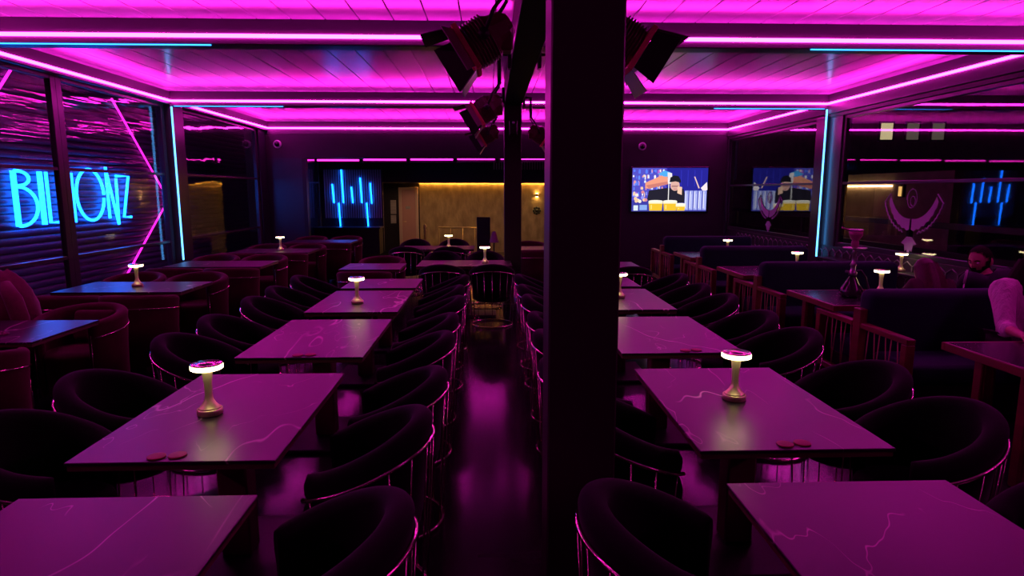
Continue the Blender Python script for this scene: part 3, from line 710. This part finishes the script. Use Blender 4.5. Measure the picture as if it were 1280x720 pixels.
def red_chair():
    t = thing('velvet_armchair', 'x', 'armchair')
    m = MB(); shell(m, .265, .075, .10, rim_red, R(138), 44, .0, .006); m.build('barrel_back', M['velvet_red'], t)
    s = MB(); s.lathe([(0,.10),(.27,.10),(.28,.36),(.285,.42),(.27,.455),(.2,.47),(0,.474)], 30); s.build('seat', M['velvet_red'], t)
    bd = MB(); bd.tube([((.345)*math.sin(R(-134+268*i/48)), -(.345)*math.cos(R(-134+268*i/48)), rim_red(R(-134+268*i/48))-.125) for i in range(49)], .006, 5); bd.build('gold_piping', M['chrome'], t)
    for sg in (-1, 1):
        a = R(136*sg); MB().tube([(.335*math.sin(a), -.335*math.cos(a), rim_red(a)-.10), (.335*math.sin(a), -.335*math.cos(a), .10)], .005, 5).build('front_piping', M['chrome'], t)
    for k in range(4):
        a = math.pi/4+k*math.pi/2; MB().lathe([(.014,0),(.02,.10)], 8, T(.24*math.cos(a), .24*math.sin(a), 0)).build('leg', M['black'], t)
    return t
RC = red_chair()
kids_map()
used = set()
def place(proto, label, loc, rz=0, group=None):
    if proto.name not in used:
        used.add(proto.name); proto.location = loc; proto.rotation_euler.z = rz; proto['label'] = label
        if group: proto['group'] = group
        return proto
    return copy_tree(proto, None, label, loc, rz, group)

# two long rows of marble tables (row: x centre, names)
G1 = 'marble tables in two rows'; G2 = 'black barrel chairs at the marble tables'
rowsY = [1.47, 2.93, 4.46, 5.945, 7.06]
ords = ['fifth', 'fourth', 'third', 'second', 'first']
for rowname, xc, dy in (('neon-sign row', -1.20, 0), ('booth row', 1.235, .03)):
    desc = {0: 'bare dark marble table, last from the back wall in the %s',
            1: 'dark marble table with brass lamp and two coasters in the %s',
            2: 'dark marble table with two coasters but no lamp in the %s',
            3: 'dark marble table with brass lamp and no coasters in the %s',
            4: 'short bare marble table, nearest the back wall in the %s'}
    for i, y in enumerate(rowsY):
        place(TBS if i == 4 else TBL, desc[i] % rowname, (xc-(.035 if i == 1 and xc < 0 else 0), y+dy, 0), 0, G1)
        for sg in (-1, 1):
            inner = (sg > 0) == (xc < 0)
            sd = 'aisle side' if inner else ('window side' if xc < 0 else 'bench side')
            cx = xc + sg*(.65 if inner else .70)
            ys = [y+dy] if i == 4 else [y+dy-.322, y+dy+.322]
            for k, yy in enumerate(ys):
                end = '' if i == 4 else (', end away from wall' if k == 0 else ', back-wall end')
                x2, y2 = cx, yy
                if xc > 0 and inner and i == 1 and k == 0: x2, y2 = cx+.06, yy+.155
                if xc > 0 and inner and i == 1 and k == 1: y2 = yy+.16
                jit = random.Random(i*17+k*5+sg)
                place(BC, 'black barrel chair, %s of %s-from-back table, %s%s' % (sd, ords[i], rowname, end),
                      (x2+jit.uniform(-.015, .015), y2, 0), R(90*sg)+jit.uniform(-.04, .04), G2)

# lamps, coasters
def lamp_proto():
    t = thing('table_lamp', 'x', 'lamp')
    MB().lathe([(.052,0),(.056,.003),(.056,.027),(.053,.030)], 32).build('foot', M['brass'], t)
    MB().lathe([(.052,.030),(.044,.036),(.030,.052),(.020,.072),(.0165,.095),(.0185,.15),(.023,.195),(.026,.215)], 28).build('stem', M['brass'], t)
    MB().lathe([(.020,.215),(.066,.216),(.0705,.219),(.0705,.236),(.066,.238)], 36).build('light_ring', M['lamp'], t)
    MB().lathe([(.0695,.238),(.0695,.242),(.064,.244),(.040,.2425),(.036,.246),(0,.247)], 36).build('cap', M['chrome'], t)
    return t
LP = lamp_proto()
def coaster_proto():
    o = MB().lathe([(.030,0),(.034,.001),(.034,.005),(.030,.006),(0,.0055)], 24).build('coaster', M['coaster']); tag(o, 'x', 'coaster'); return o
CP = coaster_proto()
kids_map()
GL = 'brass table lamps with glowing ring'
def lamp(x, y, label, z=.75): place(LP, label, (x, y, z+.0005), random.uniform(0, 6), GL)
lamp(-1.31, 2.87, 'brass table lamp with white light ring on coaster table, neon-sign row')
lamp(1.21, 2.99, 'brass table lamp with white light ring on coaster table, booth row')
lamp(-1.23, 5.79, 'brass table lamp on the table without coasters, neon-sign row')
lamp(1.25, 6.02, 'brass table lamp on the table without coasters, booth row')
for x, y, q in ((-1.27, 2.385, 'lamp table of the neon-sign row'), (1.24, 2.42, 'lamp table of the booth row'), (-1.18, 3.92, 'lampless table of the neon-sign row'), (1.30, 3.955, 'lampless table of the booth row')):
    for d in (-.038, .038): place(CP, 'small round red coaster on the edge of the %s' % q, (x+d, y+.01*(d > 0), .7502), 0, 'pairs of red coasters')

# ------------------------------------------------------------------ window tables with burgundy armchairs
G3 = 'window tables along the neon sign'; G4 = 'burgundy velvet armchairs'
wt = [(-3.81, 4.72), (-3.84, 6.90), (-3.80, 9.07), (-3.72, 11.05), (-3.45, 13.08)]
wlab = ['dark window table with a bead chain lying on it', 'dark window table with brass lamp right under the neon letters',
        'bare dark window table beside the ice-blue post light', 'dark window table with brass lamp farther than the blue post light', 'bare dark window table next to the blue-black back panel']
wshort = ['bead-chain table', 'lamp table under neon letters', 'bare table by blue post', 'lamp table past blue post', 'table by back panel']
for i, (x, y) in enumerate(wt):
    place(TWX, wlab[i], (x, y, 0), 0, G3)
    for sg in (-1, 1):
        for k, dx in enumerate((-.37, .37)):
            jit = random.Random(i*7+k+sg*3)
            place(RC, 'burgundy velvet armchair, %s of %s, %s' % ('back-wall side' if sg > 0 else 'side away from wall', wshort[i], 'near glass' if k == 0 else 'toward room middle'),
                  (x+dx+jit.uniform(-.02, .02), y+sg*.62, 0), (math.pi if sg > 0 else 0)+jit.uniform(-.05, .05), G4)
lamp(-3.83, 6.92, 'brass table lamp on the window table right under the neon letters')
lamp(-3.64, 11.08, 'brass table lamp on the window table past the blue post light')

# tables near the back: one with velvet chairs, two with black chairs
place(TBS, 'short marble table with burgundy armchairs in the room centre', (-1.60, 8.68, 0), 0, G1)
for sg in (-1, 1): place(RC, 'burgundy velvet armchair at the short centre table, %s' % ('back-wall side' if sg > 0 else 'side away from back wall'), (-1.60, 8.68+sg*.66, 0), math.pi if sg > 0 else 0, G4)
place(TWX, 'dark table with brass lamp just before the farther pillar', (-.36, 9.02, 0), 0, G1)
for k, dx in enumerate((-.28, .38)):
    place(BC, 'black barrel chair showing its rods, table before farther pillar, %s' % ('partition end' if k == 0 else 'seat close to pillar'), (-.36+dx, 8.34, 0), 0, G2)
    place(BC, 'black barrel chair facing out, back-wall side of table before farther pillar, %s' % ('partition end' if k == 0 else 'pillar end'), (-.36+dx-.1, 9.70, 0), math.pi, G2)
lamp(-.08, 9.0, 'brass table lamp on the table before the farther pillar')
place(TWX, 'dark table with brass lamp in front of the ochre wall view', (-.95, 11.55, 0), 0, G1)
lamp(-.75, 11.4, 'brass table lamp in front of the ochre wall view')
for k, dx in enumerate((-.50, .25)):
    place(BC, 'black barrel chair showing its rods at the table before ochre wall, %s' % ('partition end' if k == 0 else 'pillar end'), (-.95+dx, 10.98, 0), 0, G2)
    place(BC, 'black barrel chair beyond the table before ochre wall, %s' % ('partition end' if k == 0 else 'pillar end'), (-.95+dx, 12.2, 0), math.pi, G2)
place(TBS, 'short marble table past the end of the booth row', (1.65, 8.75, 0), 0, G1)
place(BC, 'black barrel chair showing its rods past the end of the booth row', (1.78, 8.05, 0), 0, G2)
place(BC, 'black barrel chair on the back-wall side past the booth row', (1.62, 9.42, 0), math.pi, G2)
place(TWX, 'wooden-edged dark table seen between the two pillars', (1.15, 11.4, 0), 0, G1)
place(RC, 'burgundy velvet armchair at the table seen between the pillars', (.75, 12.1, 0), math.pi, G4)
place(RC, 'burgundy velvet armchair backing away from the ochre wall between the pillars', (.75, 10.72, 0), 0, G4)

# ------------------------------------------------------------------ booths
BX0, BX1 = 3.12, 4.74
def booth_proto():
    t = thing('booth_bench', 'x', 'bench', (0,0,0), 0, 'double-sided booth benches')
    Wd = BX1-BX0
    MB().box(.02, Wd, -.11, .11, .34, .96, .075, 4).build('backrest', M['velvet_teal'], t)
    MB().box(.06, Wd, -.08, .08, .06, .36).build('plinth', M['black'], t)
    for sg in (-1, 1):
        y0, y1 = sorted((sg*.09, sg*.60))
        MB().box(.06, Wd, y0, y1, .30, .46, .045, 3).build('seat_cushion', M['velvet_teal'], t)
        MB().box(.08, Wd-.02, y0+.03, y1-.03, .06, .30).build('seat_base', M['black'], t)
        a0, a1 = sorted((sg*.06, sg*.66))
        arm = MB(); arm.box(-.035, .035, a0, a1, .64, .685, .006, 1); arm_o = arm.build('armrest', M['wood'], t)
        yp = sg*.625; MB().box(-.035, .035, yp-.035, yp+.035, 0, .64, .006, 1).build('post', M['wood'], t)
        b0, b1 = sorted((sg*.06, sg*.59)); MB().box(-.03, .03, b0, b1, .16, .21, .006, 1).build('lower_rail', M['wood'], t)
        for k in range(6):
            yt = sg*(.13+.075*k); yb_ = sg*(.13+.075*k+(.045 if k % 2 else -.03))
            MB().tube([(0, yt, .645), (0, yb_, .20)], .0045, 5).build('rope', M['rope'], arm_o)
    MB().box(-.035, .035, -.055, .055, 0, .80, .006, 1).build('end_post', M['wood'], t)
    for x in (.3, Wd-.3): MB().box(x-.04, x+.04, -.5, .5, 0, .06).build('foot', M['black'], t)
    return t
BT = booth_proto(); kids_map()
by = [5.13, 7.20, 9.30, 11.36]
blab = ['teal booth bench with wooden rope arms behind the woman in pale blouse', 'teal booth bench between the hookah table and the second booth table',
        'teal booth bench, third back-to-back unit counted from the woman', 'teal booth bench nearest the television wall']
for i, y in enumerate(by): place(BT, blab[i], (BX0, y, 0), 0, 'double-sided booth benches')
bt = [(3.68, 'wood-edged booth table where the woman in pale blouse sits'), (5.98, 'wood-edged booth table carrying the hookah and a lamp'), (8.05, 'wood-edged booth table with lamp, next after the hookah table'), (10.12, 'wood-edged booth table with lamp closest to the television')]
for y, lb in bt: place(TBT, lb, (3.88, y, 0), 0, 'wooden booth tables')
lamp(3.93, 6.17, 'brass table lamp beside the hookah on the booth table')
lamp(3.99, 8.06, 'brass table lamp on the booth table next after the hookah table')
lamp(3.86, 10.15, 'brass table lamp on the booth table closest to the television')
lamp(5.34, 8.0, 'brass table lamp on the ledge under the booth window', .735)

# ------------------------------------------------------------------ hookah, ashtray, bead chain, bag, coat
hk = thing('hookah', 'dark glass hookah with clay bowl standing on the booth table', 'hookah', (3.52, 5.98, .752))
MB().lathe([(.075,0),(.10,.015),(.112,.05),(.10,.085),(.06,.14),(.036,.19),(.03,.215),(.034,.22)], 28).build('vase', M['smoke_glass'], hk)
MB().lathe([(.036,.215),(.04,.24),(.024,.26),(.022,.30),(.03,.315),(.018,.335),(.016,.42),(.024,.43),(.016,.45),(.016,.475)], 20).build('stem', M['steel'], hk)
MB().lathe([(.016,.468),(.10,.474),(.108,.482),(.10,.480),(.016,.476)], 28).build('tray', M['steel'], hk)
bw = MB(); bw.lathe([(.024,.48),(.034,.49),(.034,.535),(.028,.55),(.045,.575),(.060,.60),(.062,.64),(.055,.64),(.05,.61),(.0,.60)], 24); bw.build('bowl', M['clay'], hk)
MB().lathe([(.058,.64),(.066,.642),(.066,.655),(.058,.66),(0,.658)], 20).build('heat_cover', M['steel'], hk)
MB().tube([(-.062,0,.645),(-.14,0,.675)], .009, 6).build('cover_handle', M['clay'], hk)
MB().tube([(.03,0,.25),(.07,-.02,.26),(.10,-.05,.20),(.12,-.08,.10),(.13,-.12,.02),(.10,-.18,.012),(.04,-.20,.012),(-.04,-.18,.012)], .009, 7).build('hose', M['bag'], hk)
MB().tube([(-.035,0,.245),(-.07,0,.25)], .012, 7).build('valve', M['steel'], hk)
a = thing('ashtray', 'low pale ashtray beside the hookah base', 'ashtray', (3.77, 5.99, .752))
MB().lathe([(.055,0),(.075,.008),(.08,.03),(.072,.032),(.06,.012),(0,.010)], 24).build('dish', M['white_plastic'], a)
MB().tube([(-.05,0,.034),(.05,.02,.038)], .006, 6).build('cigarette', M['paper'], a)
ht = thing('hookah_mouthpiece', 'pale hookah mouthpiece rod leaning up behind the bench back', 'mouthpiece', (4.19, 5.44, .462))
MB().tube([(0,0,0),(.035,.0,.50)], .006, 6).build('rod', M['steel'], ht); MB().tube([(.035,0,.50),(.05,0,.62)], [.011,.008], 8).build('grip', M['white_plastic'], ht)
bc = thing('bead_chain', 'loop of small beads lying on the window table', 'bead chain', (-3.62, 4.57, .752))
bd = MB().lathe([(0,-.009),(.006,-.006),(.009,0),(.006,.006),(0,.009)], 8).mesh('bead'); bd.materials.append(M['clay'])
for k in range(44):
    q = 2*math.pi*k/44; link('bead', bd, bc, (.19*math.cos(q)-.05, .035*math.sin(q)+.012*math.sin(3*q), .009))
# coat bundled upright on the chair by the glass
ct = thing('coat', 'maroon coat bundled upright on the armchair by the glass', 'coat', (-4.13, 5.42, .47))
rows = []
prof = [(.02,.24,.22),(.10,.27,.23),(.22,.28,.22),(.34,.265,.20),(.46,.22,.17),(.54,.165,.14),(.60,.105,.10),(.645,.05,.05)]
for z, aa, bb in prof:
    rows.append([(aa*math.cos(q)*(1+.05*math.sin(5*q+z*9)), bb*math.sin(q)*(1+.07*math.sin(7*q-z*12)), z+.012*math.sin(3*q)) for q in [2*math.pi*k/32 for k in range(32)]])
cm = MB(); cm.grid(rows, True); n0 = len(cm.v); cm.f.append(list(range(n0-32, n0))); cm.sm.append(True); cm.m.append(0); cm.f.append(list(range(32))[::-1]); cm.sm.append(True); cm.m.append(0)
cm.build('coat_body', M['coat'], ct)
MB().tube([(.10,-.10,.54),(.20,-.15,.42),(.265,-.19,.27),(.28,-.21,.12),(.27,-.22,.05)], [.05,.065,.065,.058,.05], 12).build('sleeve', M['coat'], ct)
MB().tube([(.06,-.10,.60),(.0,-.13,.585),(-.07,-.10,.60)], [.022,.03,.022], 8).build('collar', M['coat'], ct)
bg = thing('handbag', 'small black handbag with strap loop on the bead-chain table', 'handbag', (-4.02, 4.95, .752))
MB().box(-.11, .08, -.04, .04, 0, .16, .025, 3).build('body', M['bag'], bg)
MB().tube([(.06,-.03,.14),(.09,-.05,.17),(.13,-.06,.12),(.145,-.06,.04),(.12,-.06,.012),(.09,-.055,.03),(.085,-.05,.10),(.07,-.04,.15)], .006, 6).build('strap', M['coat'], bg)
cu = MB(); cu.box(-.17, .17, -.045, .045, -.13, .13, .044, 4, RX(R(-14))); tag(cu.build('cushion', M['velvet_red']), 'burgundy cushion leaning in the armchair by the bead-chain table', 'cushion')
bpy.data.objects['cushion'].location = (-3.44, 5.50, .625)

# ------------------------------------------------------------------ people
def skin_mesh(name, joints, edges, root, sub=2):
    names = list(joints); idx = {n: i for i, n in enumerate(names)}
    me = bpy.data.meshes.new(name); me.from_pydata([joints[n][0] for n in names], [(idx[a_], idx[b_]) for a_, b_ in edges], [])
    o = bpy.data.objects.new(name, me); col.objects.link(o)
    md = o.modifiers.new('skin', 'SKIN'); md.use_smooth_shade = True
    sv = me.skin_vertices[0].data
    for n in names:
        r_ = joints[n][1]; r_ = r_ if isinstance(r_, tuple) else (r_, r_)
        sv[idx[n]].radius = r_; sv[idx[n]].use_root = (n == root)
    sb = o.modifiers.new('sub', 'SUBSURF'); sb.levels = sub; sb.render_levels = sub
    bpy.context.view_layer.update()
    dg = bpy.context.evaluated_depsgraph_get()
    m2 = bpy.data.meshes.new_from_object(o.evaluated_get(dg)); bpy.data.objects.remove(o)
    return m2
def merge(mb, me):
    mb.add([v.co.copy() for v in me.vertices], [list(p_.vertices) for p_ in me.polygons], True)
def g3(p, c, s): return math.exp(-sum(((p[i]-c[i])/s[i])**2 for i in range(3)))
def head_rows(front=True, grow=0, cut=None):
    rows = []; nu, nv = 40, 28
    for j in range(nv+1):
        ph = -math.pi/2 + math.pi*j/nv; row = []
        for i in range(nu):
            th = 2*math.pi*i/nu; d = Vector((math.cos(ph)*math.cos(th), math.cos(ph)*math.sin(th), math.sin(ph)))   # front is +y
            p_ = Vector((d.x*.076, d.y*.097, d.z*.118))
            if d.z < 0:
                k = -d.z; p_.x *= 1-.30*k; p_.y = p_.y*(1-.12*k)+.012*k
            if d.y > 0: p_.y *= 1-.06*abs(d.x)
            if front:
                q = (d.x, d.y, d.z)
                p_.y += .024*g3(q, (0,1,-.16), (.13,.6,.13)) + .010*g3(q, (0,1,.05), (.10,.6,.18))
                p_.y += .007*g3(q, (0,1,.22), (.5,.6,.10))
                for sx in (-.36, .36): p_.y -= .012*g3(q, (sx,.92,.06), (.17,.5,.11)); p_.y += .004*g3(q, (sx*1.15,.85,-.2), (.2,.5,.15))
                p_.y += .008*g3(q, (0,.85,-.42), (.22,.5,.07)) - .004*g3(q, (0,.8,-.47), (.3,.5,.03)) + .012*g3(q, (0,.65,-.75), (.25,.5,.16))
            p_ += d*grow
            row.append(p_)
        rows.append(row)
    return rows
def add_head(mb, HM):
    mb.grid(head_rows(), True, HM)
    for sx in (-1, 1):
        E_ = HM @ T(sx*.078, -.008, -.005) @ RZ(sx*.35) @ Matrix.Diagonal((.012, .022, .036, 1))
        mb.lathe([(0,-1),(.5,-.87),(.87,-.5),(1,0),(.87,.5),(.5,.87),(0,1)], 12, E_)
def hand(joints, edges, wrist, at, side, d, nrm, tag_):
    # palm and five unequal bent fingers; d = pointing direction, nrm = back of hand
    d = Vector(d).normalized(); nrm = Vector(nrm).normalized(); s = d.cross(nrm)*side; at = Vector(at)
    joints[tag_+'p'] = (at + d*.045, (.030, .014)); edges.append((wrist, tag_+'p'))
    for k, (o_, l) in enumerate(((-.028,.060),(-.010,.072),(.010,.068),(.028,.052))):
        b = at + d*.085 + s*o_
        joints[tag_+'k%d' % k] = (b, .0095); joints[tag_+'m%d' % k] = (b + d*l*.55 - nrm*l*.18, .0085); joints[tag_+'t%d' % k] = (b + d*l*.9 - nrm*l*.55, .0075)
        edges += [(tag_+'p', tag_+'k%d' % k), (tag_+'k%d' % k, tag_+'m%d' % k), (tag_+'m%d' % k, tag_+'t%d' % k)]
    b = at + d*.03 - s*.038
    joints[tag_+'th0'] = (b, .011); joints[tag_+'th1'] = (b + d*.03 - s*.018 - nrm*.01, .010); joints[tag_+'th2'] = (b + d*.055 - s*.014 - nrm*.02, .008)
    edges += [(tag_+'p', tag_+'th0'), (tag_+'th0', tag_+'th1'), (tag_+'th1', tag_+'th2')]
def person(label, loc, pelvis, chest, neck, headc, head_rot, sh_w, fwd, elbows, hands_, hand_dirs, knees, feet, shirt, hairm, hair, beard=False, group=None, puff=1.0):
    """all points in metres relative to loc (floor under the pelvis); fwd = body's facing direction"""
    t = thing('person', label, 'person', loc)
    V = Vector; fw = V(fwd).normalized(); rt = fw.cross(V((0,0,1))).normalized()
    P = V(pelvis); Cc = V(chest); N = V(neck); Hc = V(headc)
    J = {}; Ed = []
    J['pelvis'] = (P, (.155, .115)); J['waist'] = (P.lerp(Cc, .45), (.135, .10)); J['chest'] = (Cc, (.155, .11)); J['neckb'] = (N - V((0,0,.03)), .058); J['neckt'] = (N.lerp(Hc, .5), .05)
    Ed += [('pelvis','waist'), ('waist','chest'), ('chest','neckb'), ('neckb','neckt')]
    S = {}
    for sd, k in ((-1, 'l'), (1, 'r')):
        sh = Cc.lerp(N, .70) + rt*sd*sh_w; S[k] = sh
        e = V(elbows[k]); h = V(hands_[k])
        J['sh'+k] = (sh, .062); J['ua'+k] = (sh.lerp(e, .5), .048); J['el'+k] = (e, .040); J['fa'+k] = (e.lerp(h, .4), .039); J['wr'+k] = (h, (.028, .022))
        Ed += [('chest','sh'+k), ('sh'+k,'ua'+k), ('ua'+k,'el'+k), ('el'+k,'fa'+k), ('fa'+k,'wr'+k)]
        hand(J, Ed, 'wr'+k, h, sd, hand_dirs[k], (0, 0, 1), 'h'+k)
        hip = P + rt*sd*.09 + V((0,0,-.02)); kn = V(knees[k]); ft = V(feet[k])
        J['hip'+k] = (hip, .088); J['th'+k] = (hip.lerp(kn, .5), .078); J['kn'+k] = (kn, .058); J['ca'+k] = (kn.lerp(ft, .35), .054); J['an'+k] = (ft + V((0,0,.07)), .038); J['to'+k] = (ft + fw*.15 + V((0,0,.035)), (.038,.028))
        Ed += [('pelvis','hip'+k), ('hip'+k,'th'+k), ('th'+k,'kn'+k), ('kn'+k,'ca'+k), ('ca'+k,'an'+k), ('an'+k,'to'+k)]
    under = ('pelvis','waist','chest') + tuple(a_+k for a_ in ('sh','ua','el','hip','th','kn','ca') for k in 'lr')
    JB = {k: (v[0], tuple(q*.74 for q in (v[1] if isinstance(v[1], tuple) else (v[1],)*2)) if k in under else v[1]) for k, v in J.items()}
    body = MB(); merge(body, skin_mesh('tmp', JB, Ed, 'pelvis'))
    HM = Matrix.Translation(Hc) @ Euler(head_rot, 'XYZ').to_matrix().to_4x4() @ Matrix.Scale(1.08, 4)
    add_head(body, HM); body_o = body.build('body', M['skin'], t)
    # clothing
    def sub(keys, grow):
        jj = {k: (J[k][0], tuple(q+grow for q in (J[k][1] if isinstance(J[k][1], tuple) else (J[k][1],)*2))) for k in keys}
        return jj, [e_ for e_ in Ed if e_[0] in jj and e_[1] in jj]
    jj, ee = sub(['pelvis','waist','chest','neckb','shl','ual','ell','fal','shr','uar','elr','far'], .016)
    jj['neckb'] = (J['neckb'][0] - V((0,0,.01)), .070)
    for k in 'lr': jj['sh'+k] = (jj['sh'+k][0], tuple(q+.012 for q in jj['sh'+k][1]))
    for k in 'lr':
        for nm in ('ua', 'sh', 'el'): jj[nm+k] = (jj[nm+k][0], tuple(q*puff for q in jj[nm+k][1]))
    sm2 = MB(); merge(sm2, skin_mesh('tmp', jj, ee, 'pelvis')); sm2.build('shirt', M[shirt], t)
    jj, ee = sub(['pelvis','hipl','thl','knl','cal','hipr','thr','knr','car'], .014)
    jj['anl'] = (J['anl'][0]+V((0,0,.03)), .055); jj['anr'] = (J['anr'][0]+V((0,0,.03)), .055); ee += [('cal','anl'), ('car','anr')]
    tm = MB(); merge(tm, skin_mesh('tmp', jj, ee, 'pelvis')); tm.build('trousers', M['trousers'], t)
    for k in 'lr':
        s_ = MB(); f_ = V(feet[k]); A_ = Matrix.Translation(f_ + fw*.07 + V((0,0,.045))) @ Matrix(((rt.x, fw.x, 0, 0), (rt.y, fw.y, 0, 0), (0, 0, 1, 0), (0, 0, 0, 1))) @ Matrix.Diagonal((.05, .135, .048, 1))
        s_.lathe([(0,-.95),(.8,-.93),(1,-.5),(.95,0),(.75,.5),(.4,.85),(0,1)], 16, A_); s_.build('shoe', M['bag'], t)
    # eyes and brows
    for sx in (-1, 1):
        MB().lathe([(0,-1),(.7,-.7),(1,0),(.7,.7),(0,1)], 10, HM @ T(sx*.029, .079, .006) @ Matrix.Diagonal((.012, .010, .007, 1))).build('eye', M['eye'], body_o)
        MB().tube([HM @ V((sx*.015,.098,.026)), HM @ V((sx*.032,.094,.032)), HM @ V((sx*.05,.083,.027))], .0042, 5).build('eyebrow', M[hairm], body_o)
    # hair
    hm_ = MB(); rows = head_rows(False, .010)
    if hair == 'short':        # receding hairline, back and sides
        sel = [[p_ for p_ in r_] for r_ in rows]
        hm_.grid(sel, True, HM)
        keep = []
        inv = HM.inverted()
        for fi, f_ in enumerate(hm_.f):
            c_ = sum((inv @ V(hm_.v[i]) for i in f_), V())/len(f_)
            line = .088 - .10*max(0, min(1, (.058-abs(c_.x))/.03))*0 if c_.y > .045 else (.045 if c_.y > .012 else (-.03 if c_.y > -.03 else -.085))
            if c_.z > line and c_.y < .066: keep.append(fi)
        hm_.f = [hm_.f[i] for i in keep]; hm_.sm = [True]*len(keep); hm_.m = [0]*len(keep)
    else:                       # long hair: cap plus falling mass down the back and sides
        hm_.grid(rows, True, HM)
        keep = []; inv = HM.inverted()
        for fi, f_ in enumerate(hm_.f):
            c_ = sum((inv @ V(hm_.v[i]) for i in f_), V())/len(f_)
            if c_.z > .075 or c_.y < .035: keep.append(fi)
        hm_.f = [hm_.f[i] for i in keep]; hm_.sm = [True]*len(keep); hm_.m = [0]*len(keep)
        rr = []
        for z, aw, bw_, oy in ((.06,.088,.10,-.01),(0,.096,.10,-.02),(-.07,.112,.10,-.03),(-.15,.125,.095,-.035),(-.23,.125,.085,-.04),(-.31,.10,.07,-.045)):
            row = []
            for k in range(29):
                q = R(-20 + 220*k/28) + math.pi
                row.append((aw*math.cos(q)*(1+.03*math.sin(k*2.4+z*20)), oy+bw_*math.sin(q)*(1+.03*math.cos(k*1.9)), z))
            rr.append(row)
        inner = [[(x*.86, y*.86+.0, z) for x, y, z in r_] for r_ in rr]
        hm_.grid(rr, False, HM); hm_.grid(inner, False, HM)
        hm_.grid([rr[-1], inner[-1]], False, HM)
    hm_.build('hair', M[hairm], t)
    if beard:
        bb_ = MB(); bb_.grid(head_rows(True, .007), True, HM); keep = []; inv = HM.inverted()
        for fi, f_ in enumerate(bb_.f):
            c_ = sum((inv @ V(bb_.v[i]) for i in f_), V())/len(f_)
            if c_.z < -.034 and c_.y > -.005 and not (abs(c_.x) < .024 and -.060 < c_.z < -.048) and not (c_.z > -.050 and .024 < abs(c_.x) < .05 and c_.y > .05): keep.append(fi)
            elif -.036 <= c_.z < .02 and .005 < c_.y < .045: keep.append(fi)
        bb_.f = [bb_.f[i] for i in keep]; bb_.sm = [True]*len(keep); bb_.m = [0]*len(keep); bb_.build('beard', M[hairm], t)
    return t
D_ = Vector
# bearded man on the far-facing half of the first booth, looking down to his left
person('bearded man in dark shirt sitting behind the booth back, looking down', (4.53, 5.44, 0), (0,.04,.57), (0,.06,.89), (-.04,.10,1.06), (-.075,.135,1.15),
       (R(-16), R(0), R(112)), .185, (0,1,0), {'l': (-.23,.18,.76), 'r': (.25,.20,.74)}, {'l': (-.16,.40,.80), 'r': (.10,.42,.80)},
       {'l': (-.3,1,0), 'r': (-.8,.6,0)}, {'l': (-.12,.48,.50), 'r': (.12,.48,.50)}, {'l': (-.12,.50,0), 'r': (.12,.50,0)}, 'shirt_navy', 'hair', 'short', True)
# smaller person with auburn hair
person('person with long auburn hair seen from behind over the booth back', (4.02, 5.44, 0), (0,.06,.56), (0,.12,.80), (0,.17,.95), (0,.22,1.03),
       (R(-22), 0, R(8)), .16, (0,1,0), {'l': (-.21,.26,.72), 'r': (.19,.28,.72)}, {'l': (-.12,.42,.80), 'r': (.12,.42,.80)},
       {'l': (.4,1,0), 'r': (-.4,1,0)}, {'l': (-.10,.48,.50), 'r': (.10,.48,.50)}, {'l': (-.10,.52,0), 'r': (.10,.52,0)}, 'shirt_dark', 'hair_red', 'long')
# woman in pale blouse at the nearest booth table (faces the table, -y)
person('woman in pale blouse with dark hair sitting at the booth table', (4.19, 4.80, 0), (0,.0,.57), (0,-.04,.88), (.02,-.05,1.05), (.04,-.06,1.16),
       (R(-14), 0, R(240)), .20, (0,-1,0), {'r': (-.27,-.22,.74), 'l': (.27,-.24,.74)}, {'r': (-.50,-.62,.785), 'l': (.05,-.62,.785)},
       {'r': (-.3,-1,0), 'l': (-.7,-.7,0)}, {'r': (-.12,-.44,.50), 'l': (.12,-.44,.50)}, {'r': (-.12,-.46,0), 'l': (.12,-.46,0)}, 'shirt_pale', 'hair', 'long', False, None, 1.22)

# room behind the camera
struct(MB().box(XL-.1, XR+.1, -2.75, -2.6, 0, 3.4).build('wall_front', M['wall']))
